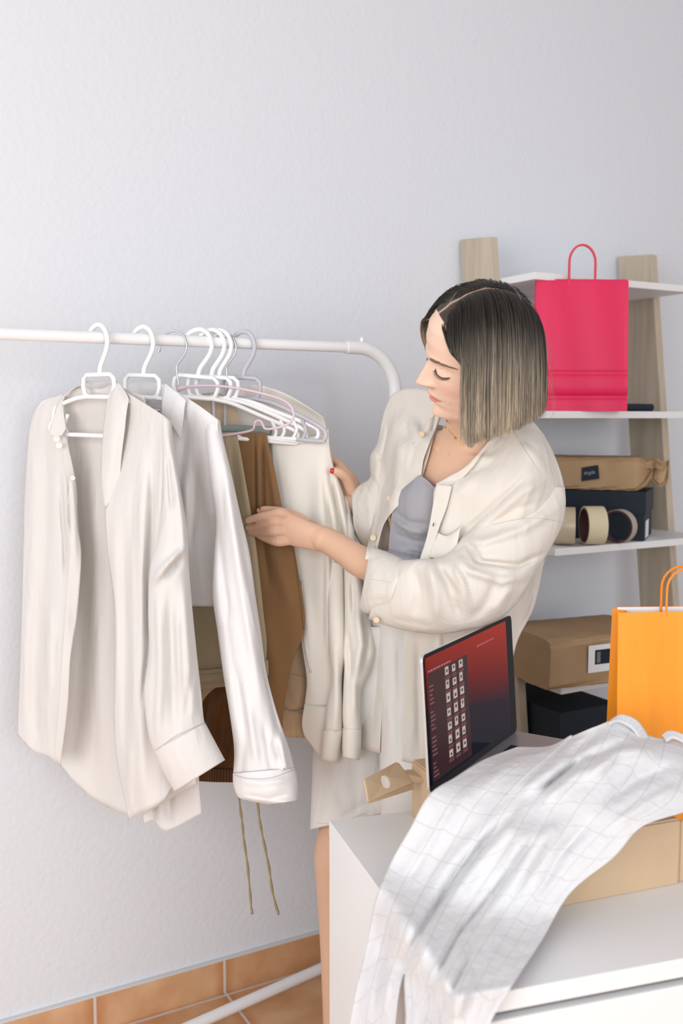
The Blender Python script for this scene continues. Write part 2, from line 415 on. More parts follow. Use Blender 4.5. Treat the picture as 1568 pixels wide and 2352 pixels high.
# screen picture: wallpaper with glowing bits
Msw = bpy.data.materials.new('screen_wallpaper'); Msw.use_nodes = True; nt = Msw.node_tree
b = nt.nodes['Principled BSDF']; b.inputs['Base Color'].default_value = (.01, .006, .008, 1); b.inputs['Roughness'].default_value = .10; b.inputs['Specular IOR Level'].default_value = .06
tc = nt.nodes.new('ShaderNodeUVMap'); sp = nt.nodes.new('ShaderNodeSeparateXYZ'); nt.links.new(tc.outputs[0], sp.inputs[0])
rp = nt.nodes.new('ShaderNodeValToRGB'); rp.color_ramp.elements[0].position = .10; rp.color_ramp.elements[0].color = (.004, .008, .013, 1)
rp.color_ramp.elements[1].position = .98; rp.color_ramp.elements[1].color = (.27, .020, .008, 1)
e = rp.color_ramp.elements.new(.45); e.color = (.012, .008, .014, 1); e = rp.color_ramp.elements.new(.62); e.color = (.10, .008, .007, 1)
ma = nt.nodes.new('ShaderNodeMath'); ma.operation = 'MULTIPLY_ADD'; ma.inputs[1].default_value = .22; nt.links.new(sp.outputs[0], ma.inputs[0]); 
mb_ = nt.nodes.new('ShaderNodeMath'); mb_.operation = 'MULTIPLY'; mb_.inputs[1].default_value = .82; nt.links.new(sp.outputs[1], mb_.inputs[0]); nt.links.new(mb_.outputs[0], ma.inputs[2])
nt.links.new(ma.outputs[0], rp.inputs[0]); nt.links.new(rp.outputs[0], b.inputs['Emission Color']); b.inputs['Emission Strength'].default_value = 1.0
sc_w = MB(); X0, X1, Y0, Y1 = .006, lw - .030, .012, lh - .006
q = [o_ + ldir * x + ud * y + sn * .0015 for x, y in ((X0, Y0), (X1, Y0), (X1, Y1), (X0, Y1))]
wp = sc_w.add(q, [(0, 1, 2, 3)]).build('screen_image', Msw, smooth=False)
uv = wp.data.uv_layers.new(name='UVMap')
for i, c in enumerate(((0, 0), (1, 0), (1, 1), (0, 1))): uv.data[i].uv = c
P(wp, lt)
def icon_mat(nm, c): 
    m = mat(nm, (.01, .01, .01), .4); bb = m.node_tree.nodes['Principled BSDF']; bb.inputs['Emission Color'].default_value = (*c, 1); bb.inputs['Emission Strength'].default_value = 1; return m
M_icon = icon_mat('icon_light', (.40, .33, .30)); M_text = icon_mat('screen_text', (.20, .07, .09)); M_menu = icon_mat('screen_menu_text', (.34, .14, .2))
M_dark = icon_mat('window_grey', (.03, .012, .016))
def sq(mb, x0, y0, w, h, z): mb.add([o_ + ldir * x + ud * y + sn * z for x, y in ((x0, y0), (x0 + w, y0), (x0 + w, y0 + h), (x0, y0 + h))], [(0, 1, 2, 3)])
win = MB(); sq(win, .012, .016, .150, .172, .0017)
ic = MB(); icd = MB(); tx = MB(); rr = random.Random(3)
for r in range(8):
    for c in range(3):
        x = .074 + c * .027; y = .172 - r * .0225; w_ = .0125 + .003 * rr.random(); h_ = .0115 + .0035 * rr.random()
        if y < .02: continue
        sq(ic, x, y, w_, h_, .0019); sq(icd, x + w_ * .3, y + h_ * (.2 + .3 * rr.random()), w_ * .4, h_ * .35, .0021)
        for k in range(2): sq(tx, x - .002, y - .0045 - k * .003, .018 + .003 * rr.random(), .0013, .0019)
for k in range(22):
    if k % 6 != 5: sq(tx, .014, .166 - k * .0068, .010 + .010 * rr.random(), .0020, .0019)
mn = MB(); mn2 = MB(); x = .014
for k in range(9): w_ = .004 + .006 * rr.random(); sq(mn, x, .190, w_, .0025, .0019); x += w_ + .003
x = .205
for k in range(12): w_ = .002 + .0022 * rr.random(); sq(mn2, x, .192, w_, .003, .0019); x += w_ + .0035
al = MB(); mi = []; sm_ = [icon_mat('window_panel', (.022, .006, .009)), M_icon, M_dark, M_text, M_menu]
for k, q in enumerate((win, ic, icd, tx, mn, mn2)): al.add(q.v, q.f); mi += [min(k, 4)] * len(q.f)
os_ = P(al.build('screen_contents', sm_[0], smooth=False), lt)
for m_ in sm_[1:]: os_.data.materials.append(m_)
os_.data.polygons.foreach_set('material_index', mi)
# base with keyboard
bz = Vector((0, 0, 1)); ob = pBL + bz * .0
P(MB().add(*slab(ob, ldir, lnor, bz, rrect(lw, lb, .011), 0.0005, .0115)).build('base', M_alu, smooth=False, bevel=.0008), lt)
kb = MB()
for r in range(6):
    for c in range(14): kb.add(*slab(ob + ldir * (.018 + c * .0195) + lnor * (.022 + r * .0185) + bz * .0118, ldir, lnor, bz, [(0, 0), (.0165, 0), (.0165, .0155), (0, .0155)], 0, .0012))
P(kb.build('keyboard', M_black, smooth=False), lt)

# ---------------------------------------------------------------- things on the ladder shelf
def rotz(a): return Matrix.Rotation(a, 4, 'Z')
def place(x, y, z, a): return Matrix.Translation((x, y, z)) @ rotz(radians(a))
# black shoe box + wrapped parcel + tape rolls on third shelf
z3 = 1.1305
fr_r = onz(1478, 1243, z3); 
sbx = Vector((cos(radians(-52)), sin(radians(-52)), 0)); sby = Vector((-sbx.y, sbx.x, 0))
SBM = Matrix.Translation(fr_r - sbx * .31) @ Matrix((sbx, sby, Vector((0, 0, 1)))).transposed().to_4x4()
sb = root('shoe_box', 'black shoe box with overlapping lid on the third shelf under a wrapped parcel', 'box', loc=fr_r)
P(MB().box((0, 0, 0), (.31, .19, .098), SBM).build('box_body', M_black, smooth=False, bevel=.001), sb)
P(MB().box((-.003, -.003, .0985), (.313, .193, .128), SBM).add(*[[*map(lambda p: SBM @ Vector(p), [(-.003, -.003, .07), (.313, -.003, .07), (.313, -.003, .0985), (-.003, -.003, .0985), (.313, .193, .07), (.313, .193, .0985), (-.003, .193, .07), (-.003, .193, .0985)])], [(0, 1, 2, 3), (1, 4, 5, 2), (4, 6, 7, 5), (6, 0, 3, 7)]]).build('box_lid', M_black, smooth=False), sb)
P(MB().box((.3104, .03, .004), (.3110, .10, .05), SBM).build('paper_label', M_paperw, smooth=False), sb)

def parcel(r, Mx, w, d, h, label_fn=None, pucker=False, seed=1):
    """wrapped box; the right end gathers into a crumpled neck if pucker"""
    rg = random.Random(seed); vs = []; nx, nn = 44, 44
    xs = [w * i / nx for i in range(nx + 1)]
    ext = [(w + .010, .85), (w + .022, .62), (w + .032, .42), (w + .038, .34), (w + .045, .50), (w + .056, .60), (w + .066, .56), (w + .072, .40)] if pucker else []
    rings = [(x, 1) for x in xs] + ext
    for ix, (x, s) in enumerate(rings):
        for j in range(nn):
            a = 2 * pi * j / nn; c, s_ = cos(a), sin(a); p = .22
            y = d / 2 + d / 2 * s * (abs(c) ** p) * (1 if c > 0 else -1)
            z = h / 2 + h / 2 * s * (abs(s_) ** p) * (1 if s_ > 0 else -1)
            if s < 1: z = max(.001, z + (.0 if s > .5 else .010)); 
            k = .0022 if s == 1 else .013 * (1.2 - s)
            y += k * sin(j * 1.7 + ix * .22 * seed) ; z += (k if s < 1 else .0010) * sin(j * 2.3 + ix * .31)
            if s == 1: y += -.003 * exp(-((x - w * .35 - z * .8) / .012) ** 2) * (c < 0)
            vs.append(Mx @ Vector((x, y, max(.0005, z))))
    fs = [(i * nn + j, i * nn + (j + 1) % nn, (i + 1) * nn + (j + 1) % nn, (i + 1) * nn + j) for i in range(len(rings) - 1) for j in range(nn)]
    fs += [tuple(range(nn)), tuple((len(rings) - 1) * nn + j for j in range(nn))[::-1]]
    o = mesh_obj('wrapping', vs, fs, M_kraftp); P(o, r)
    s = o.modifiers.new('w', 'EDGE_SPLIT'); s.split_angle = radians(50)
    return o
pz = z3 + .1285
PM = Matrix.Translation(SBM @ Vector((-.01, .0, .1285))) @ Matrix((sbx, sby, Vector((0, 0, 1)))).transposed().to_4x4()
pc = root('parcel', 'brown paper parcel with a gathered end and black label on the black shoe box', 'parcel', loc=PM.translation)
parcel(pc, PM, .295, .15, .088, pucker=True, seed=2)
def sticker(r, Mx, x0, z0, w, h, sk, m, name, y=-.0012, th=.0006):
    v = [Mx @ Vector(p) for p in ((x0, y, z0), (x0 + w, y, z0 + sk), (x0 + w - .004, y, z0 + h + sk), (x0, y, z0 + h), )]
    o = mesh_obj(name, v, [(0, 1, 2, 3)], m, smooth=False, solid=th); P(o, r); return o
def text(r, Mx, body, x, z, size, m, name='lettering', y=-.002, shear=0, rot=0, parent=None):
    c = bpy.data.curves.new(name, 'FONT'); c.body = body; c.size = size; c.shear = shear; c.extrude = .0001; c.materials.append(m)
    t = bpy.data.objects.new('tmp', c); COL.objects.link(t); bpy.context.view_layer.update()
    me = bpy.data.meshes.new_from_object(t.evaluated_get(bpy.context.evaluated_depsgraph_get()))
    bpy.data.objects.remove(t)
    me.transform(Mx @ Matrix.Translation((x, y, z)) @ Matrix.Rotation(pi / 2, 4, 'X') @ Matrix.Rotation(rot, 4, 'Z'))
    o = bpy.data.objects.new(name, me); COL.objects.link(o); P(o, r); return o
lab = sticker(pc, PM, .158, .024, .046, .036, .008, M_black, 'black_label', y=-.0055)
text(pc, PM, 'Argila', .163, .041, .0125, M_chalk, y=-.0062, shear=.3, rot=.15)

def tape(name, label, c, axis, R_, r_, wd_, mo, core):
    """ring with the given axis; outer tape and inner cardboard core"""
    t = root(name, label, 'tape roll', group='tape rolls on the third shelf', loc=c)
    ax = Vector(axis).normalized(); u = Vector((0, 0, 1)); v = ax.cross(u).normalized()
    def ring(ro, ri, hw):
        vs = []; n = 48
        for (rad, h) in ((ro, -hw), (ro, hw), (ri, hw), (ri, -hw)):
            for k in range(n): a = 2 * pi * k / n; vs.append(Vector(c) + u * cos(a) * rad + v * sin(a) * rad + ax * h)
        fs = [(q * n + k, q * n + (k + 1) % n, ((q + 1) % 4) * n + (k + 1) % n, ((q + 1) % 4) * n + k) for q in range(4) for k in range(n)]
        return vs, fs
    o = P(MB().add(*ring(R_, r_ + .004, wd_ / 2)).build('tape_winding', mo, bevel=.001), t)
    o2 = P(MB().add(*ring(r_ + .0038, r_, wd_ / 2 + .0005)).build('cardboard_core', core, bevel=.0005), t)
    for q in (o, o2): q.modifiers.new('e', 'EDGE_SPLIT').split_angle = radians(40)
    return t
M_tapeclear = mat('tan_tape', (.52, .44, .30), .3, spec=.5); M_masking = mat('masking_tape', (.68, .61, .42), .7); M_core = mat('core_card', (.10, .045, .05), .7); M_core2 = mat('core_card_light', (.45, .39, .33), .7)
def ctr(px, py, d): return W(px, py, d)
p = onz(1288, 1250, z3); R1 = .0475
tape('tape_roll', 'glossy tan tape roll standing leftmost on the third shelf', Vector((p.x, p.y - .012, z3 + R1 + .001)), (cos(radians(-40)), sin(radians(-40)), 0), R1, .038, .05, M_tapeclear, M_core)
p = onz(1353, 1250, z3)
tape('tape_roll', 'pale yellow masking tape roll standing between two other tape rolls', Vector((p.x, p.y - .012, z3 + .0495)), (cos(radians(-26)), sin(radians(-26)), 0), .0485, .039, .048, M_masking, M_core)
p = onz(1412, 1246, z3)
tape('tape_roll', 'nearly empty tape roll standing in front of the black shoe box', Vector((p.x, p.y - .012, z3 + .043)), (cos(radians(22)), sin(radians(22)), 0), .0435, .0385, .030, M_core2, M_core)
# parcel on the fourth shelf
z4 = .7905
p4 = onz(1262, 1590, z4); dx4 = Vector((cos(radians(-8)), sin(radians(-8)), 0))
PM4 = Matrix.Translation(p4) @ Matrix((dx4, Vector((-dx4.y, dx4.x, 0)), Vector((0, 0, 1)))).transposed().to_4x4()
pc4 = root('parcel', 'large brown paper parcel with white and black label on the fourth shelf', 'parcel', loc=p4)
parcel(pc4, PM4, .33, .25, .125, seed=1)
sticker(pc4, PM4, .105, .038, .10, .068, .002, M_paperw, 'white_label', y=-.005)
sticker(pc4, PM4, .124, .058, .07, .036, .001, M_black, 'black_panel', y=-.0058)
bc = MB()
for k in range(9): bc.box((.1290 + 0, -.0068, .0625 + k * .003), (.139, -.0062, .0625 + k * .003 + .0018), PM4)
P(bc.build('barcode', M_greyink, smooth=False), pc4)
# black box on the lowest shelf
z5 = .4305; p5 = onz(1290, 1805, z5)
d5 = Vector((cos(radians(52)), sin(radians(52)), 0)); 
c5 = W(1262, 1580, 2.44); 
BM5 = place(1.648, 1.84, z5, 0)
b5 = root('storage_box', 'tall black cardboard box under the fourth shelf beside the left upright', 'box', loc=BM5.translation)
P(MB().box((0, 0, 0), (.19, .27, .29), BM5).build('box_body', M_black, smooth=False, bevel=.001), b5)
v, f = [], []
P(MB().tube([BM5 @ Vector((.115 + .016 * cos(a), -.0015, .19 + .016 * sin(a))) for a in [2 * pi * k / 24 for k in range(24)]], .003, 6, closed=True).build('finger_hole_ring', M_ink), b5)
b6 = W(1458, 940, 2.64); b6.z = 1.4675
bt = MB().tube([b6 + Vector((-.05, 0, .010)), b6 + Vector((.05, -.01, .010))], .010, 10)
o = bt.build('marker_pen', M_black); tag(o, 'small black object lying behind the pink bag on the second shelf', 'pen')
# ---------------------------------------------------------------- clothes rack
RY, RZ = 1.92, 1.604
def rail_x(px):
    r = FW + (px - 784) / FPX * RT + (1176 - 790) / FPX * UP
    return r.x / r.y * RY
rk = root('clothes_rack', 'white metal clothes rail with rounded corner standing in front of the wall', 'clothes rack', loc=(.6, RY, 0))
xr = rail_x(822); pts = [Vector((-.35, RY, RZ)), Vector((xr * .5, RY, RZ)), Vector((xr, RY, RZ))]
m = MB(); m.tube([(-.30, RY, RZ), (.4, RY, RZ), (xr, RY, RZ)], .0115, 16); P(m.build('rail', M_enamel), rk)
arc = [Vector((xr - .03, RY, RZ))] + [Vector((xr + .098 * sin(a), RY, RZ - .098 * (1 - cos(a)))) for a in [pi / 2 * k / 12 for k in range(13)]]
arc += [Vector((xr + .098, RY, z)) for z in (1.3, .8, .3, .03)]
P(MB().tube(arc, .0145, 16).build('side_frame', M_enamel), rk)
arc2 = [Vector((-.30 + .03, RY, RZ))] + [Vector((-.30 - .098 * sin(a), RY, RZ - .098 * (1 - cos(a)))) for a in [pi / 2 * k / 12 for k in range(13)]] + [Vector((-.398, RY, z)) for z in (1.3, .8, .3, .03)]
P(MB().tube(arc2, .0145, 16).build('side_frame', M_enamel), rk)
kn = Vector((xr + .01, RY, RZ + .019)); P(MB().tube([kn + Vector((0, 0, dz)) for dz in (-.008, -.003, .002, .005)], [.003, .005, .005, .002], 10).build('knob', M_enamel), rk)
bl = onz(450, 2352, .035); br = onz(742, 2222, .035); dr = (br - bl)
P(MB().tube([bl - dr * 1.5, bl, br, br + dr * .45], .0135, 14).build('base_bar', M_enamel), rk)
P(MB().tube([(xr + .098, RY - .22, .02), (xr + .098, RY + .28, .02)], .0145, 12).build('foot', M_enamel), rk)
P(MB().tube([(-.398, RY - .22, .02), (-.398, RY + .28, .02)], .0145, 12).build('foot', M_enamel), rk)

# ---------------------------------------------------------------- hangers
FH = Vector((FW.x, FW.y, 0)).normalized()
def hframe(px, q, tilt=0):
    u = (RT * cos(radians(q)) - FH * sin(radians(q))).normalized(); o = Vector((rail_x(px), RY, RZ + .0115))
    t = radians(tilt); z = Vector((0, 0, 1))
    def f(s, v): return o + u * (s * cos(t) - v * sin(t)) + z * (s * sin(t) + v * cos(t))
    return o, f
HOOK = [(-.027, -.012), (-.022, .001), (-.010, .010), (.004, .0125), (.018, .004), (.026, -.014), (.024, -.033), (.014, -.052), (.006, -.066), (.003, -.082)]
def smooth2(pts, n=5): return [(v.x, v.y) for v in cr([Vector((a, b, 0)) for a, b in pts], n)]
def plastic_hanger(px, q, label, tilt=0, m=None, hw=.20, sc=1.0, arms=True, group='hangers on the rail'):
    o, f = hframe(px, q, tilt); m = m or M_plastic
    r = root('clothes_hanger', label, 'hanger', group, loc=o)
    P(MB().tube([f(a * sc, b * sc) for a, b in smooth2(HOOK)], .0048, 10).build('hook', m), r)
    L = [(-.034, -.082), (.034, -.082), (.043, -.090), (.045, -.105), (.040, -.120), (.030, -.125), (-.030, -.125), (-.040, -.120), (-.045, -.105), (-.043, -.090)]
    P(MB().tube([f(a, b) for a, b in L], .0046, 8, closed=True).build('hook_loop', m), r)
    if arms:
        for sg in (-1, 1):
            A = [(sg * .030, -.124), (sg * .075, -.130), (sg * .13, -.148), (sg * (hw - .012), -.172), (sg * hw, -.184), (sg * (hw - .003), -.196), (sg * (hw - .016), -.200), (sg * .06, -.200), (0, -.200)]
            P(MB().tube([f(a, b) for a, b in smooth2(A, 4)], .0046, 8).build('hanger_arm', m), r)
        for sg in (-1, 1):
            P(MB().tube([f(a, b) for a, b in smooth2([(sg * (hw - .055), -.160), (sg * (hw - .045), -.180), (sg * (hw - .052), -.199)], 4)], .0038, 8).build('strap_hook', m), r)
    return r, f
plastic_hanger(226, 36, 'white plastic hanger holding the cream shirt at the left end of the rail', tilt=-1, hw=.148)
plastic_hanger(329, 30, 'white plastic hanger holding the white shirt, second from the left', tilt=-3, hw=.155)
plastic_hanger(458, -2, 'white plastic hanger with large loop just right of the pink hanger', tilt=-5, hw=.215)
plastic_hanger(487, 4, 'middle white plastic hanger of the crowded cluster', tilt=-4, hw=.205)
plastic_hanger(503, 8, 'rear white plastic hanger of the cluster beside the steel hook', tilt=-3, hw=.215)
plastic_hanger(560, 24, 'grey plastic hanger at the right end of the cluster', tilt=-4, m=M_greyplastic, hw=.20)
def wire_hook(f, r, m=M_chrome):
    H = [(-.033, -.030), (-.030, -.022), (-.026, -.008), (-.014, .004), (0, .0075), (.016, .000), (.024, -.018), (.021, -.036), (.010, -.052), (.003, -.062), (.003, -.078), (.007, -.100)]
    P(MB().tube([f(a, b) for a, b in smooth2(H)], .0018, 8).build('steel_hook', m), r)
    P(MB().tube([f(-.033, -.0295), f(-.0345, -.0335)], .003, 8).build('hook_tip', m), r)
o, f = hframe(402, 10, 0); ph = root('wire_hanger', 'thin pink coated hanger with steel hook in front of the white hangers', 'hanger', loc=o)
wire_hook(f, ph)
pk = [W(x, y, d) for x, y, d in [(406, 893, 2.035), (440, 887, 2.03), (490, 886, 2.02), (540, 891, 2.00), (590, 901, 1.985), (640, 915, 1.97), (664, 929, 1.96), (674, 948, 1.955), (671, 966, 1.955), (655, 977, 1.96), (630, 984, 1.965), (610, 985, 1.97), (604, 978, 1.97), (600, 969, 1.972), (592, 966, 1.975), (585, 971, 1.977), (583, 981, 1.98), (578, 988, 1.985), (560, 993, 1.99), (530, 998, 2.0), (480, 1004, 2.02), (420, 1010, 2.04), (370, 1010, 2.06), (345, 1000, 2.07), (345, 985, 2.07), (360, 930, 2.06), (385, 905, 2.045)]]
P(MB().tube(cr(pk, 4), .0026, 8, closed=False).build('hanger_frame', M_pinkwire), ph)
P(MB().tube([W(401, 896, 2.036), W(408, 893, 2.034), W(428, 889, 2.03)], [.005, .007, .003], 8).build('hook_socket', M_pinkwire), ph)
o, f = hframe(517, 18, 0); gh = root('clip_hanger', 'steel hooked hanger with grey green bar behind the white hangers', 'hanger', loc=o)
wire_hook(f, gh)
P(MB().tube([f(.006, -.095), W(517, 915, 2.07), W(516, 985, 2.075)], .0028, 8).build('stem', M_greyplastic), gh)
M_greygreen = mat('grey_green_fabric', (.25, .29, .26), .9, sheen=.2, bump=.1)
P(MB().tube([W(505, 986, 2.08), W(560, 987, 2.065), W(621, 991, 2.05)], [.011, .011, .011], 10, flat=((0, 0, 1), .9)).build('trouser_bar', M_greygreen), gh)
P(MB().tube([W(618, 984, 2.045), W(760, 962, 1.99)], .003, 6).build('bar_tip', M_greyplastic), gh) if False else None

# ---------------------------------------------------------------- fabrics
def fab(name, col, trans=.12, wr=.5, **k):
    m = mat(name, col, .92, sheen=.1, bump=.12, bscale=420, trans=trans, spec=.1, **k)
    nt = m.node_tree; N = nt.nodes; L = nt.links; b0 = [n for n in N if n.type == 'BUMP'][0]
    tc = N.new('ShaderNodeTexCoord'); mp = N.new('ShaderNodeMapping'); mp.inputs['Scale'].default_value = (1, 1, .22); mp.inputs['Rotation'].default_value = (.12, .1, .3)
    n = N.new('ShaderNodeTexNoise'); n.inputs['Scale'].default_value = 26; n.inputs['Detail'].default_value = 4; n.inputs['Distortion'].default_value = .8
    L.new(tc.outputs['Object'], mp.inputs[0]); L.new(mp.outputs[0], n.inputs[0])
    b1 = N.new('ShaderNodeBump'); b1.inputs['Strength'].default_value = wr * .6; b1.inputs['Distance'].default_value = .012
    L.new(n.outputs['Fac'], b1.inputs['Height']); L.new(b1.outputs[0], b0.inputs['Normal'])
    if wr > .3:
        mp2 = N.new('ShaderNodeMapping'); mp2.inputs['Scale'].default_value = (1, 1, .38); mp2.inputs['Rotation'].default_value = (.3, -.25, .2); L.new(tc.outputs['Object'], mp2.inputs[0])
        n2 = N.new('ShaderNodeTexNoise'); n2.noise_type = 'RIDGED_MULTIFRACTAL'; n2.inputs['Scale'].default_value = 24; n2.inputs['Detail'].default_value = 2; n2.inputs['Distortion'].default_value = .6; L.new(mp2.outputs[0], n2.inputs[0])
        b2 = N.new('ShaderNodeBump'); b2.inputs['Strength'].default_value = wr * .8; b2.inputs['Distance'].default_value = .009; L.new(n2.outputs['Fac'], b2.inputs['Height']); L.new(b2.outputs[0], b1.inputs['Normal'])
    return m
F_cream = fab('cream_cotton', (.835, .825, .815), .25)
F_white = fab('white_linen', (.89, .89, .90), .2)
F_khaki = fab('khaki_twill', (.41, .33, .215), .03)
F_brown = fab('brown_wool', (.27, .15, .07), .02, wr=.15)
F_rust = fab('dark_brown_cotton', (.155, .070, .028), .02, var=.3, vscale=14)
F_tan = fab('tan_jersey', (.58, .41, .26), .05)
F_sweat = fab('cream_sweatshirt', (.90, .86, .79), .12, wr=.25)
F_beige = fab('beige_viscose', (.62, .49, .355), .1)
F_linen = fab('linen_shirt', (.77, .73, .67), .1, wr=.5)
F_short = fab('white_cotton_shorts', (.86, .85, .835), .15)
F_grey = fab('grey_rib', (.345, .345, .375), .03)
M_button = mat('pearl_button', (.80, .74, .66), .3, spec=.5)
M_hornb = mat('tan_button', (.66, .52, .32), .4, spec=.5)
M_seam = mat('seam_thread', (.58, .52, .46), .9)
def disc_button(px, py, d, m, parent, r=.0055, nrm=None):
    c = W(px, py, d); n = nrm.normalized() if nrm else (CAM - c).normalized()
    u = n.orthogonal().normalized(); v = n.cross(u); b = MB(); k = 20
    vs = []; 
    for rad, h in ((r, 0), (r, .0016), (r * .85, .0022), (r * .6, .0014), (0.0004, .0014)):
        vs += [c + (u * cos(2 * pi * i / k) + v * sin(2 * pi * i / k)) * rad + n * h for i in range(k)]
    fs = [(q * k + i, q * k + (i + 1) % k, (q + 1) * k + (i + 1) % k, (q + 1) * k + i) for q in range(4) for i in range(k)] + [tuple(range(k))[::-1]]
    o = P(mesh_obj('button', vs, fs, m), parent) if parent else mesh_obj('button', vs, fs, m)
    return o
def seam(pts, parent, m=M_seam, r=.0005, name='seam', n=4):
    return P(MB().tube(cr([W(*p) for p in pts], n), r, 5).build(name, m), parent)
def seam_on(objs, pts, parent, m=None, r=.0006, name='seam', lift=.0003):
    sv, sf = [], []
    for o in objs:
        n0 = len(sv); sv += [v.co.copy() for v in o.data.vertices]; sf += [tuple(i + n0 for i in p.vertices) for p in o.data.polygons]
    t = BVHTree.FromPolygons(sv, sf); out = []
    for q in cr([Vector((a, b, 0)) for a, b in pts], 8):
        h = hit(t, q.x, q.y)
        if h: out.append(W(q.x, q.y, h - .0009 - lift))
    return P(MB().tube(out, r, 5).build(name, m or M_seam), parent)

# ================================================================ cream shirt
s1 = root('shirt', 'open cream cotton shirt at the left end of the rail', 'shirt', 'clothes on the rail', loc=W(228, 890, 1.94)); del s1['group']
back_f = [([(160, 1080), (185, 1500), (170, 1760)], 26, -0.0174), ([(215, 1000), (222, 1400), (240, 1820)], 16, 0.0116), ([(250, 1100), (255, 1500)], 12, -0.0087), ([(190, 1050), (200, 1300)], 10, 0.0058)]
P(cloth('back_panel', [
    [(150, 905, 2.07), (180, 888, 2.05), (230, 893, 2.02), (262, 885, 1.99), (330, 910, 1.94)],
    [(140, 1000, 2.10), (180, 1000, 2.09), (230, 1005, 2.06), (290, 1010, 2.02), (360, 1020, 1.95)],
    [(140, 1200, 2.11), (180, 1200, 2.11), (230, 1205, 2.08), (300, 1210, 2.03), (400, 1220, 1.96)],
    [(130, 1450, 2.11), (180, 1450, 2.12), (235, 1455, 2.10), (310, 1460, 2.04), (430, 1460, 1.97)],
    [(120, 1650, 2.11), (170, 1660, 2.12), (235, 1670, 2.10), (320, 1670, 2.04), (440, 1670, 1.97)],
    [(125, 1735, 2.11), (175, 1800, 2.12), (235, 1848, 2.10), (320, 1870, 2.03), (450, 1800, 1.97)]], F_cream, nr=12, nc=14, fl=back_f, dz=-.06), s1)
lf = [([(110, 940), (105, 1250), (100, 1600)], 16, -0.0116), ([(75, 960), (70, 1500)], 12, 0.0087), ([(150, 1080), (155, 1200), (165, 1280)], 7, 0.0145), ([(137, 1090), (148, 1250), (150, 1330)], 5, -0.0116),
      ([(170, 1150), (168, 1260)], 5, -0.0087), ([(85, 1320), (82, 1620), (90, 1730)], 16, -0.0203), ([(115, 1400), (112, 1600)], 10, 0.0116), ([(60, 1350), (55, 1650)], 10, 0.0087), ([(140, 1450), (135, 1700)], 10, 0.0101)]
P(cloth('left_front', [
    [(95, 922, 2.10), (112, 914, 2.095), (130, 908, 2.08), (145, 905, 2.06)],
    [(74, 960, 2.12), (98, 950, 2.09), (125, 955, 2.07), (150, 950, 2.05)],
    [(64, 1020, 2.13), (95, 1020, 2.09), (125, 1020, 2.06), (157, 1020, 2.045)],
    [(57, 1120, 2.14), (95, 1120, 2.09), (130, 1120, 2.06), (171, 1110, 2.04)],
    [(53, 1260, 2.14), (95, 1260, 2.09), (135, 1260, 2.06), (183, 1270, 2.04)],
    [(50, 1400, 2.14), (90, 1400, 2.09), (130, 1400, 2.06), (178, 1400, 2.04)],
    [(46, 1520, 2.14), (85, 1520, 2.09), (125, 1520, 2.06), (161, 1520, 2.04)],
    [(42, 1640, 2.14), (80, 1650, 2.10), (118, 1660, 2.07), (151, 1650, 2.05)],
    [(41, 1688, 2.14), (72, 1722, 2.11), (108, 1738, 2.08), (138, 1758, 2.06)]], F_cream, nr=9, nc=16, fl=lf, dz=-.06), s1)
# placket edge of the left front, rippled
P(cloth('placket', [
    [(140, 1000, 2.035), (152, 1004, 2.04)], [(148, 1060, 2.03), (166, 1066, 2.035)], [(158, 1120, 2.022), (176, 1124, 2.035)], [(152, 1180, 2.02), (178, 1200, 2.035)], [(160, 1240, 2.02), (186, 1262, 2.03)], [(158, 1300, 2.025), (184, 1330, 2.03)],
    [(150, 1420, 2.03), (176, 1420, 2.035)], [(143, 1500, 2.035), (162, 1510, 2.035)], [(136, 1620, 2.04), (155, 1630, 2.045)], [(126, 1740, 2.045), (139, 1756, 2.05)]], F_cream, nr=8, nc=6,
    dz=-.065, fl=[([(165, 1090), (172, 1200), (176, 1300)], 4, .006), ([(158, 1100), (162, 1250)], 4, -.006)]), s1)
# right front
rf = [([(330, 1000), (325, 1300), (318, 1600), (330, 1850)], 16, 0.0145), ([(285, 1150), (290, 1500), (285, 1800)], 10, -0.0116), ([(305, 1250), (306, 1700)], 8, 0.0101), ([(350, 1050), (345, 1250), (335, 1500)], 8, -0.0145),
      ([(262, 1180), (270, 1450), (268, 1600)], 8, 0.0101), ([(372, 1000), (368, 1200)], 7, 0.0116), ([(345, 1120), (335, 1330), (340, 1480), (325, 1620)], 5, -0.0130), ([(310, 1120), (300, 1250)], 10, -0.0058), ([(300, 1700), (295, 1880)], 7, 0.0087)]
P(cloth('right_front', [
    [(262, 880, 1.985), (290, 900, 1.955), (330, 925, 1.90), (372, 952, 1.85), (386, 962, 1.845)],
    [(290, 960, 1.96), (310, 970, 1.925), (340, 985, 1.885), (374, 998, 1.85), (388, 1000, 1.85)],
    [(272, 1070, 1.955), (305, 1075, 1.91), (340, 1080, 1.88), (378, 1090, 1.86), (392, 1090, 1.87)],
    [(243, 1160, 1.96), (285, 1170, 1.91), (325, 1175, 1.88), (370, 1180, 1.86), (392, 1190, 1.88)],
    [(248, 1270, 1.965), (285, 1270, 1.92), (325, 1275, 1.89), (365, 1280, 1.88), (392, 1290, 1.90)],
    [(264, 1400, 1.97), (295, 1400, 1.93), (330, 1400, 1.90), (370, 1400, 1.89), (400, 1400, 1.91)],
    [(264, 1560, 1.975), (290, 1560, 1.94), (325, 1560, 1.90), (370, 1560, 1.90), (410, 1560, 1.92)],
    [(266, 1720, 1.98), (290, 1730, 1.94), (325, 1735, 1.91), (370, 1735, 1.91), (410, 1700, 1.93)],
    [(296, 1884, 1.975), (315, 1872, 1.95), (345, 1858, 1.92), (378, 1838, 1.92), (400, 1800, 1.93)]], F_cream, nr=10, nc=12, fl=rf, dz=-.07), s1)
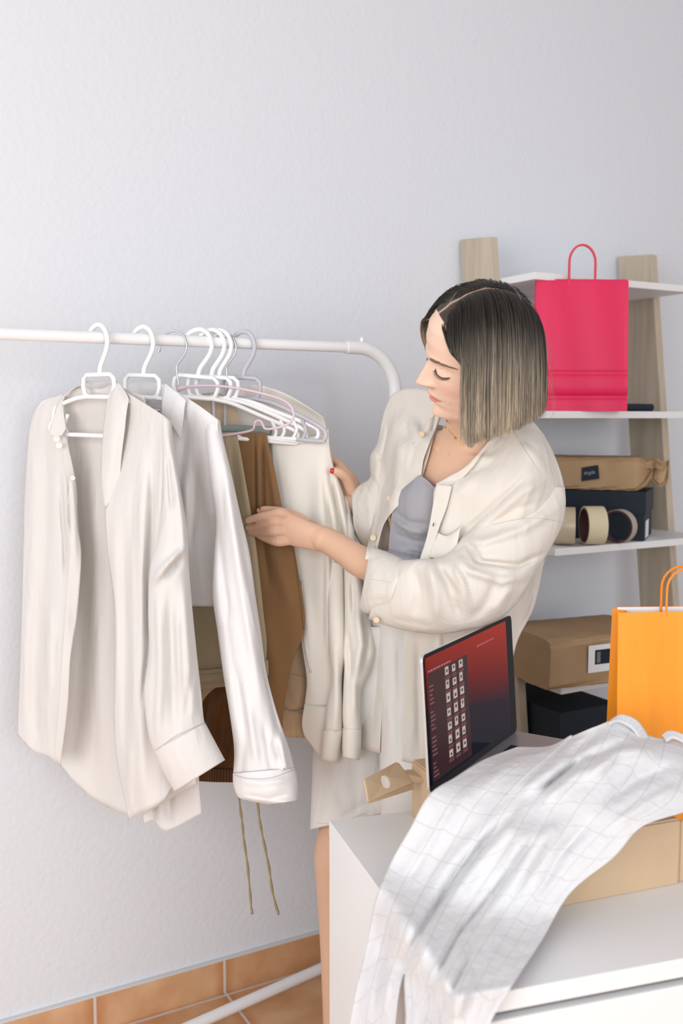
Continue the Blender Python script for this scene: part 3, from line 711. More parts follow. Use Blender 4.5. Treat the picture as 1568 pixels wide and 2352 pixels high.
P(cloth('back_tail', [
    [(320, 1780, 2.0), (350, 1780, 1.98), (400, 1770, 1.96), (455, 1740, 1.95)],
    [(325, 1850, 2.0), (352, 1860, 1.985), (405, 1840, 1.96), (458, 1810, 1.95)],
    [(330, 1892, 2.0), (352, 1884, 1.99), (375, 1906, 1.965), (420, 1893, 1.96), (463, 1868, 1.95)][0:1] + [(352, 1884, 1.985), (382, 1908, 1.965), (464, 1868, 1.95)]], F_cream, nr=8, nc=10,
    fl=[([(345, 1800), (350, 1890)], 8, -.012), ([(385, 1800), (392, 1890)], 8, -.012), ([(365, 1800), (368, 1890)], 8, .008)]), s1)
# collar
P(cloth('collar', [
    [(204, 874, 2.035), (176, 886, 2.055), (150, 906, 2.06), (146, 940, 2.05), (152, 985, 2.035)],
    [(200, 879, 2.02), (170, 892, 2.045), (146, 915, 2.05), (136, 955, 2.045), (136, 1005, 2.03)],
    [(192, 884, 2.03), (160, 896, 2.055), (134, 925, 2.06), (122, 965, 2.05), (112, 997, 2.04)]], F_cream, nr=6, nc=8, dz=-.065), s1)
P(cloth('collar_stand', [[(204, 874, 2.035), (225, 877, 2.045), (250, 873, 2.02), (262, 872, 1.99)], [(190, 890, 2.05), (220, 902, 2.04), (248, 897, 2.02), (268, 884, 1.98)]], F_cream, nr=8, nc=8), s1)
P(cloth('collar', [
    [(262, 870, 1.985), (276, 882, 1.965), (290, 903, 1.945), (296, 918, 1.935)],
    [(250, 900, 1.98), (264, 905, 1.955), (280, 925, 1.935), (291, 945, 1.93)],
    [(240, 965, 1.975), (255, 970, 1.95), (272, 980, 1.935), (286, 990, 1.935)],
    [(234, 1040, 1.97), (246, 1040, 1.95), (262, 1045, 1.94), (279, 1050, 1.94)],
    [(233, 1100, 1.965), (243, 1100, 1.95), (256, 1105, 1.945), (273, 1115, 1.945)],
    [(240, 1166, 1.96), (243, 1164, 1.955), (248, 1158, 1.952), (256, 1145, 1.95)]], F_cream, nr=8, nc=8, dz=-.07, fl=[([(262, 900), (255, 1100)], 12, .004)]), s1)
# right sleeve and cuff
sf = [([(405, 1060), (420, 1200), (425, 1300)], 9, 0.0145), ([(385, 1040), (395, 1180)], 7, -0.0145), ([(425, 1255), (380, 1300), (345, 1345)], 8, 0.0203), ([(415, 1285), (380, 1330)], 7, -0.0145),
      ([(390, 1350), (395, 1500), (400, 1680)], 11, -0.0145), ([(420, 1330), (430, 1500), (440, 1640)], 9, 0.0116), ([(365, 1380), (368, 1550), (362, 1700)], 9, 0.0116), ([(407, 1400), (415, 1600)], 6, 0.0087), ([(455, 1560), (462, 1640)], 6, -0.0087), ([(440, 1540), (430, 1640)], 6, -0.0087)]
s1s = P(sleeve('right_sleeve', [
    (372, 955, 392, 965, 1.855, .012), (372, 1010, 398, 1015, 1.855, .025), (374, 1090, 408, 1090, 1.855, .035), (372, 1170, 421, 1165, 1.85, .04), (362, 1240, 430, 1235, 1.845, .045),
    (345, 1310, 433, 1300, 1.845, .045), (341, 1400, 441, 1400, 1.845, .045), (343, 1500, 451, 1500, 1.845, .042), (332, 1590, 461, 1590, 1.85, .04), (340, 1680, 467, 1650, 1.85, .038), (355, 1728, 472, 1664, 1.85, .036)], F_cream, nr=10, nc=64, fl=sf, dz=-.07), s1)
s1c = P(sleeve('cuff', [(353, 1724, 470, 1660, 1.848, .040), (368, 1760, 487, 1692, 1.846, .042), (386, 1792, 503, 1722, 1.845, .043), (401, 1818, 516, 1746, 1.845, .042)], F_cream, nr=6, nc=48, fl=[([(400, 1700), (430, 1780)], 10, .004)], back=.6, dz=-.07), s1)
seam_on([s1c, s1s], [(355, 1725), (372, 1714), (400, 1692), (440, 1673), (468, 1661)], s1)
disc_button(136, 1023, 1.955, M_button, s1, .0065); disc_button(130, 1008, 1.96, M_button, s1, .0065); disc_button(167, 1098, 1.95, M_button, s1, .005)

# ================================================================ white shirt
s2 = root('shirt', 'white linen shirt hanging second on the rail with long cuffed sleeve', 'shirt', loc=W(331, 890, 1.98))
P(cloth('back_panel', [
    [(290, 890, 2.06), (330, 888, 2.03), (372, 885, 2.0), (400, 905, 1.97), (500, 965, 1.92)],
    [(300, 1000, 2.10), (350, 1000, 2.08), (400, 1000, 2.06), (450, 1000, 2.03), (500, 1010, 1.98)],
    [(330, 1150, 2.07), (370, 1150, 2.06), (420, 1150, 2.04), (460, 1150, 2.02), (510, 1150, 1.98)],
    [(350, 1300, 2.06), (380, 1300, 2.05), (430, 1300, 2.03), (470, 1300, 2.01), (520, 1300, 1.975)],
    [(350, 1388, 2.06), (390, 1390, 2.05), (435, 1392, 2.03), (480, 1393, 2.01), (520, 1390, 1.975)]], F_white, nr=10, nc=12, fl=[([(455, 1100), (470, 1390)], 14, -.010)]), s2)
P(cloth('collar_stand', [[(290, 885, 2.04), (315, 876, 2.035), (345, 876, 2.02), (378, 884, 1.985)], [(298, 905, 2.03), (325, 905, 2.03), (352, 905, 2.01), (380, 910, 1.975)], [(320, 930, 2.03), (340, 935, 2.03), (362, 940, 2.01), (382, 945, 1.975)]], F_white, nr=8, nc=8), s2)
wl = P(cloth('care_label', [[(352, 938, 2.0), (369, 940, 1.995)], [(352, 952, 2.0), (368, 954, 1.995)]], M_paperw, nr=2, nc=2), s2)
tl = MB()
for k in range(4): tl.add([W(355 + k * 3, 943.5, 1.990), W(357 + k * 3, 943.8, 1.990), W(357 + k * 3, 947.5, 1.990), W(355 + k * 3, 947, 1.990)], [(0, 1, 2, 3)])
P(tl.build('label_lettering', M_ink, smooth=False), wl)
wf = [([(430, 960), (415, 1080), (410, 1200)], 12, -.008), ([(470, 980), (480, 1150), (490, 1200)], 16, .010), ([(450, 1050), (440, 1250)], 10, -.008), ([(425, 1100), (430, 1200)], 8, .006)]
P(cloth('right_front', [
    [(378, 882, 1.985), (398, 893, 1.965), (430, 914, 1.94), (462, 935, 1.91), (500, 964, 1.88)],
    [(372, 920, 1.975), (395, 925, 1.955), (430, 940, 1.93), (465, 962, 1.90), (500, 985, 1.88)],
    [(372, 1000, 1.97), (395, 1005, 1.955), (430, 1010, 1.94), (468, 1020, 1.92), (502, 1030, 1.90)],
    [(385, 1120, 1.985), (405, 1120, 1.975), (435, 1120, 1.96), (470, 1120, 1.945), (506, 1120, 1.92)],
    [(395, 1230, 2.0), (415, 1240, 1.99), (440, 1240, 1.98), (470, 1220, 1.965), (510, 1200, 1.94)],
    [(400, 1330, 2.01), (420, 1330, 2.0), (440, 1330, 1.99), (465, 1330, 1.975), (510, 1300, 1.95)], [(402, 1386, 2.015), (422, 1389, 2.005), (442, 1391, 1.995), (468, 1392, 1.98), (512, 1388, 1.955)]], F_white, nr=9, nc=12, fl=wf, dz=-.05), s2)
P(cloth('collar', [
    [(379, 880, 1.985), (392, 890, 1.965), (410, 904, 1.945), (427, 919, 1.93)],
    [(376, 900, 1.975), (390, 908, 1.955), (408, 920, 1.935), (424, 935, 1.925)],
    [(372, 930, 1.965), (388, 940, 1.945), (404, 950, 1.93), (421, 962, 1.925)],
    [(371, 950, 1.965), (385, 962, 1.945), (400, 985, 1.935), (414, 1010, 1.93)]], F_white, nr=7, nc=8, dz=-.055), s2)
w2 = [([(515, 1020), (535, 1200), (565, 1400), (600, 1600)], 13, 0.0174), ([(500, 1150), (515, 1350), (550, 1600), (570, 1740)], 10, -0.0130), ([(545, 1180), (575, 1350)], 6, -0.0087), ([(525, 1400), (545, 1560)], 8, 0.0087), ([(590, 1450), (625, 1620), (645, 1700)], 7, -0.0116),
      ([(560, 1300), (585, 1450), (600, 1500)], 5, 0.0072), ([(570, 1620), (590, 1760)], 8, 0.0087), ([(640, 1680), (655, 1760), (640, 1790)], 6, 0.0145), ([(625, 1700), (640, 1750)], 5, -0.0130), ([(605, 1660), (625, 1780)], 6, -0.0087), ([(560, 1700), (555, 1790)], 8, -0.0072)]
s2s = P(sleeve('right_sleeve', [
    (480, 948, 504, 966, 1.885, .012), (474, 1000, 512, 1010, 1.88, .025), (484, 1100, 531, 1090, 1.875, .036), (497, 1190, 551, 1180, 1.872, .042), (492, 1280, 572, 1270, 1.872, .045), (489, 1370, 586, 1370, 1.872, .045),
    (500, 1450, 598, 1450, 1.872, .045), (512, 1540, 611, 1545, 1.872, .044), (528, 1640, 636, 1640, 1.872, .043), (538, 1720, 662, 1715, 1.872, .042), (536, 1778, 676, 1766, 1.872, .042)], F_white, nr=10, nc=72, fl=w2, dz=-.03), s2)
s2c = P(sleeve('cuff', [(535, 1776, 676, 1764, 1.870, .045), (536, 1800, 682, 1790, 1.868, .048), (545, 1826, 684, 1818, 1.867, .048), (560, 1836, 684, 1834, 1.867, .047), (620, 1848, 683, 1838, 1.865, .04)], F_white, nr=7, nc=60, fl=[([(545, 1790), (600, 1800), (670, 1790)], 7, .006), ([(560, 1825), (620, 1835), (660, 1825)], 6, -.006), ([(600, 1812), (640, 1816)], 6, .004)], dz=-.03), s2)
seam_on([s2c, s2s], [(537, 1780), (575, 1789), (620, 1787), (660, 1774), (675, 1767)], s2)

# ================================================================ khaki trousers folded over a hanger
kh = root('trousers', 'khaki trousers hanging upside down between the two shirts, waistband at the bottom', 'trousers', loc=W(520, 990, 2.0))
kf = [([(528, 1000), (560, 1300), (580, 1500)], 8, -.008), ([(545, 1010), (580, 1250), (605, 1500)], 8, .006), ([(500, 1480), (510, 1530)], 12, -.006)]
P(cloth('trouser_leg', [
    [(430, 992, 2.075), (470, 992, 2.05), (510, 993, 2.01), (543, 993, 2.0)],
    [(430, 1100, 2.08), (480, 1100, 2.055), (530, 1100, 2.015), (563, 1100, 2.0)],
    [(430, 1250, 2.08), (490, 1250, 2.055), (550, 1250, 2.02), (587, 1250, 2.01)],
    [(430, 1400, 2.08), (490, 1400, 2.055), (560, 1400, 2.03), (604, 1400, 2.015)],
    [(435, 1480, 2.06), (500, 1480, 2.045), (565, 1480, 2.03), (612, 1470, 2.015)],
    [(440, 1545, 2.055), (500, 1538, 2.045), (565, 1530, 2.03), (611, 1528, 2.02)]], F_khaki, nr=9, nc=12, fl=kf, solid=.003), kh)
P(cloth('waistband', [[(440, 1541, 2.045), (500, 1536, 2.035), (565, 1530, 2.025), (614, 1526, 2.015)], [(445, 1562, 2.04), (500, 1557, 2.03), (565, 1550, 2.02), (615, 1546, 2.01)], [(450, 1584, 2.045), (500, 1578, 2.035), (565, 1572, 2.025), (614, 1560, 2.02)]], F_khaki, nr=6, nc=10, solid=.004), kh)
P(cloth('belt_loop', [[(606, 1516, 2.008), (615, 1516, 2.004)], [(607, 1552, 2.006), (616, 1551, 2.002)]], F_khaki, nr=4, nc=3, solid=.004), kh)
P(cloth('pocket_lining', [[(455, 1575, 2.05), (512, 1570, 2.045)], [(458, 1600, 2.055), (490, 1583, 2.05)], [(460, 1625, 2.06), (470, 1600, 2.06)]], F_khaki, nr=5, nc=6), kh)
seam([(445, 1551, 2.036), (500, 1546, 2.026), (560, 1540, 2.018)], kh, mat('khaki_thread', (.30, .24, .15), .9)); seam([(447, 1572, 2.036), (500, 1568, 2.026), (560, 1561, 2.018)], kh, MATS['khaki_thread'])
# ================================================================ dark brown gathered garment
dg = root('trousers', 'dark brown trousers with gathered elastic hem hanging low behind the khaki pair', 'trousers', loc=W(500, 1600, 2.08))
df = [([(505, 1580), (485, 1650), (470, 1760)], 8, .010), ([(530, 1580), (525, 1700), (500, 1780)], 9, -.008), ([(480, 1600), (462, 1700)], 6, -.007), ([(515, 1600), (508, 1760)], 5, .008), ([(535, 1640), (520, 1660)], 6, .008)]
P(cloth('trouser_leg', [
    [(440, 1500, 2.10), (500, 1500, 2.09), (560, 1500, 2.08), (610, 1500, 2.08)],
    [(448, 1600, 2.10), (490, 1600, 2.08), (540, 1600, 2.07), (600, 1600, 2.08)],
    [(450, 1700, 2.10), (490, 1700, 2.08), (540, 1700, 2.07), (590, 1700, 2.08)],
    [(455, 1765, 2.10), (490, 1768, 2.08), (540, 1770, 2.07), (580, 1770, 2.08)]], F_rust, nr=10, nc=14, fl=df, solid=.002), dg)
P(cloth('gathered_hem', [[(454, 1762, 2.095), (490, 1766, 2.075), (540, 1768, 2.065), (580, 1768, 2.075)], [(455, 1794, 2.095), (490, 1796, 2.075), (540, 1797, 2.065), (575, 1797, 2.075)]], F_rust, nr=8, nc=30, wav=((22, 0, 0, .0035, -.6),), solid=.003), dg)
M_cord = mat('olive_cord', (.30, .235, .12), .8, bump=.1, bscale=600)
for k, pp in enumerate(([(545, 1780, 2.08), (551, 1850, 2.08), (556, 1890, 2.08), (560, 1930, 2.08), (568, 1985, 2.08), (574, 2050, 2.08), (578, 2097, 2.08)], [(585, 1780, 2.075), (592, 1850, 2.075), (598, 1895, 2.075), (608, 1945, 2.075), (618, 1995, 2.075), (625, 2045, 2.075), (638, 2098, 2.075)])):
    c = cr([W(*q) for q in pp], 8); rr_ = [.0016 + .0016 * abs(sin(i * .42 + k)) for i in range(len(c))]
    cd = P(MB().tube(c, rr_, 8).build('drawstring', M_cord), dg)
    e = c[-1]; P(MB().tube([e + Vector((0, 0, .006)), e - Vector((0, 0, .002))], .0032, 8).build('cord_tip', M_chrome), dg)

# ================================================================ brown trousers
bt_ = root('trousers', 'brown wool trousers with pressed pleats folded over a hanger beside the cream sweatshirt', 'trousers', loc=W(590, 990, 2.03))
bf = [([(593, 1000), (595, 1200)], 6, .008), ([(586, 1000), (588, 1210)], 3, -.007), ([(604, 1000), (606, 1210)], 3, -.008), ([(612, 1010), (640, 1200)], 7, .007), ([(600, 1210), (620, 1350)], 8, -.006), ([(600, 1400), (640, 1600)], 22, .010), ([(560, 1250), (580, 1400)], 10, -.006), ([(620, 1240), (670, 1400)], 14, .006)]
P(cloth('trouser_leg', [
    [(520, 994, 2.05), (555, 994, 2.04), (585, 994, 2.03), (611, 994, 2.025)],
    [(525, 1080, 2.055), (565, 1080, 2.04), (598, 1080, 2.03), (630, 1080, 2.025)],
    [(530, 1170, 2.06), (575, 1170, 2.045), (612, 1165, 2.035), (648, 1165, 2.03)],
    [(540, 1280, 2.06), (590, 1280, 2.05), (635, 1280, 2.04), (676, 1275, 2.035)],
    [(550, 1370, 2.06), (600, 1370, 2.05), (650, 1365, 2.04), (693, 1360, 2.035)],
    [(560, 1450, 2.06), (610, 1450, 2.05), (660, 1450, 2.04), (699, 1446, 2.035)],
    [(570, 1540, 2.06), (610, 1540, 2.05), (650, 1530, 2.04), (672, 1520, 2.04)],
    [(590, 1640, 2.06), (615, 1640, 2.05), (640, 1640, 2.045), (653, 1620, 2.045)],
    [(600, 1700, 2.06), (620, 1700, 2.055), (640, 1690, 2.05), (648, 1680, 2.05)]], F_brown, nr=9, nc=16, fl=bf, solid=.003), bt_)
P(MB().tube(cr([W(*q) for q in ((699, 1446, 2.03), (688, 1350, 2.03), (676, 1270, 2.03), (650, 1165, 2.025))], 5), .0016, 6).build('side_seam', F_brown), bt_)
gg = root('trousers', 'grey green trousers showing as a narrow strip behind the brown pair', 'trousers', loc=W(620, 1000, 2.06))
P(cloth('trouser_leg', [[(540, 996, 2.075), (600, 998, 2.07), (624, 998, 2.055)], [(560, 1150, 2.08), (610, 1150, 2.07), (634, 1120, 2.058)], [(580, 1300, 2.08), (650, 1300, 2.07), (687, 1280, 2.058)], [(600, 1380, 2.08), (660, 1380, 2.07), (693, 1345, 2.058)]], F_greygreen if False else M_greygreen, nr=8, nc=8, fl=[([(618, 1000), (640, 1150)], 3, .004)], solid=.003), gg)

# ================================================================ tan sweatshirt behind
tn = root('sweatshirt', 'tan sweatshirt hanging behind the brown trousers and cream sweatshirt', 'sweatshirt', loc=W(680, 1500, 2.12))
P(cloth('body_panel', [
    [(600, 1000, 2.13), (660, 1000, 2.13), (720, 1000, 2.14)], [(620, 1300, 2.13), (680, 1300, 2.125), (740, 1300, 2.14)], [(640, 1480, 2.13), (680, 1490, 2.11), (750, 1490, 2.14)],
    [(640, 1600, 2.13), (680, 1605, 2.10), (750, 1600, 2.14)], [(640, 1628, 2.13), (680, 1632, 2.11), (750, 1620, 2.14)]], F_tan, nr=10, nc=12, fl=[([(690, 1540), (700, 1600)], 12, .008), ([(655, 1560), (670, 1625)], 8, -.006)], solid=.003), tn)
P(cloth('hem_band', [[(600, 1622, 2.125), (650, 1628, 2.115), (690, 1634, 2.105), (750, 1622, 2.13)], [(600, 1690, 2.125), (650, 1692, 2.115), (700, 1694, 2.11), (750, 1690, 2.13)]], F_tan, nr=6, nc=20, wav=((25, 0, 0, .0008, -.9),), solid=.004), tn)
seam([(655, 1548, 2.105), (680, 1550, 2.095), (705, 1558, 2.10)], tn, mat('tan_thread', (.42, .30, .19), .9))

# ================================================================ beige top far behind
bg_ = root('camisole', 'beige strappy top glimpsed behind the white hangers', 'top', loc=W(520, 900, 2.1))
P(cloth('front_panel', [[(425, 912, 2.10), (460, 905, 2.095), (500, 902, 2.09), (530, 915, 2.09)], [(430, 950, 2.10), (470, 950, 2.095), (510, 950, 2.09), (545, 945, 2.09)], [(440, 1000, 2.10), (480, 1000, 2.095), (520, 1000, 2.09), (560, 1000, 2.09)], [(450, 1080, 2.10), (490, 1080, 2.095), (530, 1080, 2.09), (565, 1080, 2.09)]], F_beige, nr=6, nc=8), bg_)
P(cloth('shoulder_strap', [[(484, 906, 2.086), (491, 906, 2.084)], [(487, 930, 2.086), (493, 930, 2.084)], [(488, 975, 2.086), (494, 975, 2.084)]], F_white, nr=5, nc=3), bg_)

# ================================================================ cream sweatshirt, front of the right group
cs = root('sweatshirt', 'cream sweatshirt with long cuffed sleeves being held by the person', 'sweatshirt', loc=W(690, 980, 2.06))
P(cloth('back_panel', [
    [(555, 893, 2.11), (590, 884, 2.10), (650, 902, 2.09), (700, 930, 2.085), (742, 958, 2.08)],
    [(530, 930, 2.12), (590, 930, 2.12), (650, 935, 2.11), (700, 950, 2.10), (747, 975, 2.085)],
    [(530, 1000, 2.12), (590, 1000, 2.12), (650, 1000, 2.11), (700, 1005, 2.10), (754, 1010, 2.08)],
    [(560, 1200, 2.13), (620, 1200, 2.12), (680, 1200, 2.115), (730, 1200, 2.11), (790, 1200, 2.09)]], F_sweat, nr=8, nc=10, fl=[([(600, 930), (600, 1000)], 14, -.004)]), cs)
cf = [([(745, 1020), (738, 1200), (745, 1500)], 20, 0.0119), ([(757, 1085), (775, 1180), (792, 1300)], 7, -0.0238), ([(742, 1090), (765, 1300), (766, 1480)], 6, -0.0170), ([(766, 1090), (790, 1200), (808, 1320)], 7, 0.0204), ([(752, 1150), (762, 1220)], 5, -0.0102),
      ([(700, 1350), (712, 1500), (712, 1600)], 14, 0.0102), ([(755, 1250), (753, 1500)], 7, 0.0170), ([(660, 1050), (690, 1250)], 26, 0.0085), ([(700, 1100), (710, 1300)], 20, -0.0051)]
P(cloth('front_panel', [
    [(604, 992, 2.06), (640, 998, 2.055), (680, 1003, 2.05), (715, 1003, 2.045), (742, 996, 2.045), (753, 985, 2.05)],
    [(618, 1060, 2.065), (650, 1060, 2.055), (690, 1060, 2.048), (725, 1060, 2.042), (745, 1058, 2.042), (760, 1056, 2.045)],
    [(635, 1160, 2.065), (665, 1160, 2.055), (705, 1160, 2.048), (742, 1160, 2.04), (768, 1150, 2.04), (788, 1140, 2.05)],
    [(660, 1280, 2.065), (690, 1280, 2.055), (725, 1280, 2.048), (755, 1280, 2.04), (785, 1270, 2.04), (812, 1255, 2.05)],
    [(685, 1370, 2.065), (708, 1370, 2.055), (735, 1370, 2.048), (760, 1370, 2.045), (785, 1370, 2.045), (815, 1360, 2.05)],
    [(694, 1480, 2.065), (712, 1480, 2.055), (738, 1480, 2.048), (760, 1480, 2.05), (782, 1480, 2.055), (805, 1480, 2.06)],
    [(705, 1560, 2.065), (722, 1560, 2.055), (745, 1560, 2.05), (765, 1560, 2.05), (780, 1560, 2.06), (795, 1560, 2.065)],
    [(700, 1620, 2.065), (720, 1622, 2.055), (742, 1622, 2.05), (762, 1622, 2.05), (775, 1620, 2.06), (785, 1620, 2.065)]], F_sweat, nr=10, nc=10, fl=cf, solid=.003), cs)
P(cloth('hem_band', [[(700, 1616, 2.062), (722, 1620, 2.052), (745, 1622, 2.045), (770, 1622, 2.05)], [(694, 1660, 2.064), (716, 1675, 2.054), (742, 1690, 2.048), (770, 1700, 2.05)], [(700, 1690, 2.064), (716, 1712, 2.054), (735, 1736, 2.05), (770, 1745, 2.05)]], F_sweat, nr=6, nc=12, solid=.004), cs)
P(cloth('pocket_edge', [[(697, 1452, 2.058), (703, 1452, 2.052)], [(700, 1490, 2.052), (706, 1490, 2.046)], [(712, 1542, 2.048), (714, 1545, 2.044)]], F_sweat, nr=6, nc=4, solid=.003), cs)
c1 = [([(768, 1480), (775, 1600), (770, 1680)], 8, 0.0102), ([(790, 1520), (795, 1600)], 6, -0.0068)]
P(sleeve('left_sleeve', [
    (752, 1180, 780, 1180, 2.075, .012), (752, 1280, 788, 1275, 2.05, .016), (754, 1400, 790, 1400, 2.022, .022), (758, 1500, 792, 1500, 2.02, .024), (762, 1560, 784, 1560, 2.02, .024), (752, 1620, 786, 1622, 2.02, .024), (746, 1680, 786, 1680, 2.02, .024)], F_sweat, nr=8, nc=32, fl=c1, solid=.003), cs)
P(sleeve('cuff', [(744, 1676, 787, 1678, 2.02, .025), (742, 1700, 782, 1702, 2.02, .024), (738, 1744, 775, 1752, 2.02, .023)], F_sweat, nr=6, nc=32, solid=.004), cs)
c2 = [([(820, 1400), (830, 1480), (815, 1560)], 8, 0.0170), ([(800, 1450), (805, 1560)], 6, -0.0170), ([(812, 1560), (815, 1640)], 7, 0.0085), ([(845, 1440), (838, 1520)], 6, -0.0136), ([(808, 1330), (812, 1420)], 6, -0.0136)]
P(sleeve('right_sleeve', [
    (784, 1140, 800, 1140, 2.075, .012), (790, 1240, 815, 1240, 2.045, .018), (792, 1340, 832, 1335, 2.015, .022), (793, 1420, 848, 1415, 2.005, .028), (792, 1465, 857, 1480, 2.0, .030), (790, 1500, 858, 1502, 2.0, .030), (792, 1530, 846, 1545, 2.0, .028), (790, 1580, 828, 1585, 2.0, .025), (788, 1640, 825, 1640, 2.0, .023), (790, 1674, 827, 1676, 2.0, .023)], F_sweat, nr=8, nc=40, fl=c2, solid=.003), cs)
P(sleeve('cuff', [(789, 1672, 828, 1675, 2.0, .024), (788, 1710, 827, 1712, 2.0, .023), (789, 1738, 823, 1746, 2.0, .022)], F_sweat, nr=6, nc=32, solid=.004), cs)
# ================================================================ person
HS = 1.05
HR = Matrix(((-.917, -.245, -.315), (.374, -.803, -.464), (-.139, -.543, .828)))
HT = CAM + (Vector((1.011, 1.338, 1.459)) - CAM) * HS
HM = Matrix.Translation(HT) @ (HR.to_4x4() @ Matrix.Scale(HS, 4)); HMi = HM.inverted()
def lerp_t(tb, z):
    if z <= tb[0][0]: return tb[0][1]
    for (a, u), (b, v) in zip(tb, tb[1:]):
        if z <= b:
            t = (z - a) / (b - a); t = t * t * (3 - 2 * t) * .5 + t * .5; return u + (v - u) * t
    return tb[-1][1]
TF = [(0, .054), (.005, .068), (.013, .0765), (.03, .076), (.045, .081), (.06, .083), (.075, .085), (.09, .086), (.112, .0855), (.126, .0895), (.15, .0905), (.17, .087), (.19, .076), (.205, .057), (.217, .032), (.225, .003)]
TB = [(0, .02), (.02, .045), (.05, .066), (.08, .080), (.12, .088), (.15, .088), (.18, .080), (.2, .062), (.215, .038), (.225, .003)]
TW = [(0, .024), (.006, .033), (.02, .045), (.04, .0535), (.06, .061), (.085, .068), (.11, .071), (.14, .0735), (.17, .072), (.19, .062), (.205, .048), (.217, .028), (.225, .003)]
def G(y, z, y0, z0, sy, sz): return exp(-((y - y0) / sy) ** 2 - ((z - z0) / sz) ** 2)
def feat(y, z):
    s = 0; ay = abs(y)
    if .060 < z < .125:
        if z > .0765: h = .0245 - (.0245 - .0025) * ((z - .0765) / (.116 - .0765)) ** .95 if z < .116 else .0025 * max(0, (.125 - z) / .009)
        else: h = .0245 * max(0, 1 - ((.0765 - z) / .0135) ** 2)
        sg = .0062 + .0040 * exp(-((z - .077) / .009) ** 2); s += h * exp(-(y / sg) ** 2)
    s += .0085 * G(ay, z, .0125, .0745, .0055, .0055)
    s -= .004 * G(ay, z, .0165, .0700, .004, .004)
    s -= .0095 * G(ay, z, .030, .1105, .014, .0095); s += .0075 * G(ay, z, .0315, .1055, .0115, .0080)
    s -= .0030 * G(ay, z, .0315, .0975, .013, .0026)
    s += .0035 * G(ay, z, .026, .1255, .017, .0060) + .0022 * G(y, z, 0, .124, .012, .007)
    s += .0035 * G(ay, z, .047, .086, .016, .015)
    s += .0045 * G(y, z, 0, .0535, .015, .0038) + .0055 * G(y, z, 0, .0415, .0135, .0042) - .0035 * G(y, z, 0, .0478, .020, .0016)
    s -= .0018 * G(y, z, 0, .061, .0032, .005) - .0025 * G(y, z, 0, .056, .028, .014)
    s -= .0020 * G(ay, z, .0245, .0475, .005, .005)
    s -= .0035 * G(y, z, 0, .0305, .014, .0042); s += .0055 * G(y, z, 0, .0145, .014, .010)
    return s
def face(y, z, off=0):          # world point of the face surface at local y, z
    w = lerp_t(TW, z); x = lerp_t(TF, z) * sqrt(max(0, 1 - (y / w) ** 2)) + feat(y, z)
    return HM @ Vector((x + off, y, z))
hv, hf = [], []; NZ, NT = 150, 176
for i in range(NZ + 1):
    k = i / NZ; z = .225 * (k if k < .9 else k)
    f, b_, w = lerp_t(TF, z), lerp_t(TB, z), lerp_t(TW, z)
    for j in range(NT):
        t = 2 * pi * j / NT; c, s_ = cos(t), sin(t)
        y = w * s_
        if c >= 0: x = f * c + feat(y, z) * min(1, c * 2.2)
        else: x = b_ * c
        hv.append(HM @ Vector((x, y, z)))
hf = [(i * NT + j, i * NT + (j + 1) % NT, (i + 1) * NT + (j + 1) % NT, (i + 1) * NT + j) for i in range(NZ) for j in range(NT)] + [tuple(range(NT))[::-1], tuple(NZ * NT + j for j in range(NT))]
BM_ = MB(); BM_.add(hv, hf)
for sg in (-1, 1):              # ears
    vs = []; n = 16; m_ = 10
    for i in range(1, m_):
        for j in range(n):
            a = pi * i / m_; b_ = 2 * pi * j / n
            vs.append(HM @ Vector((-.008 + .016 * sin(a) * cos(b_) - .004, sg * (.073 + .006 * sin(a) * sin(b_)), .098 - .029 * cos(a) * -1)))
    BM_.add(vs, [(i * n + j, i * n + (j + 1) % n, (i + 1) * n + (j + 1) % n, (i + 1) * n + j) for i in range(m_ - 2) for j in range(n)] + [tuple(range(n))[::-1], tuple((m_ - 2) * n + j for j in range(n))])
def limb(pts, n=20, k=5, asp=None, axis=None):
    """tapering limb through (world point, radius)"""
    q = cr([Vector((*p, 0))[:3] for p, r in pts], k); 
    rs = [v[0] for v in cr([Vector((r, 0, 0)) for p, r in pts], k)]
    # rounded ends
    t0 = (q[0] - q[1]).normalized(); t1 = (q[-1] - q[-2]).normalized()
    q = [q[0] + t0 * rs[0] * .9, q[0] + t0 * rs[0] * .6] + q + [q[-1] + t1 * rs[-1] * .6, q[-1] + t1 * rs[-1] * .9]
    rs = [rs[0] * .35, rs[0] * .8] + rs + [rs[-1] * .8, rs[-1] * .35]
    BM_.tube(q, rs, n, flat=(axis, asp) if axis is not None else None)
# torso
Rs = W(925, 965, 1.965); Ls = W(1212, 1050, 1.745); Sx = (Ls - Rs).normalized()
neckb = W(1078, 1015, 1.835); pel = W(1000, 1640, 2.03)
Ux = (neckb - pel).normalized(); Fx = (Sx.cross(Ux)).normalized()
if Fx.dot(FW) > 0: Fx = -Fx
Sx = (Ux.cross(Fx) if Ux.cross(Fx).dot(Sx) > 0 else -Ux.cross(Fx)).normalized()
hb = HM @ Vector((-.015, 0, .06))
tor = [(hb, .050, .050), (HM @ Vector((-.022, 0, .01)), .048, .050), (W(1088, 975, 1.80), .050, .050), (W(1084, 1003, 1.825), .062, .056), (W(1078, 1028, 1.845), .115, .068), (W(1072, 1058, 1.86), .158, .082), (W(1060, 1110, 1.875), .150, .085),
       (W(1048, 1165, 1.89), .140, .088), (W(1042, 1215, 1.90), .133, .085), (W(1035, 1280, 1.92), .120, .080), (W(1028, 1370, 1.96), .112, .078), (W(1025, 1480, 2.03), .135, .085), (W(1005, 1580, 2.10), .135, .085), (W(1000, 1680, 2.13), .13, .085), (W(1010, 1730, 2.13), .09, .08)]
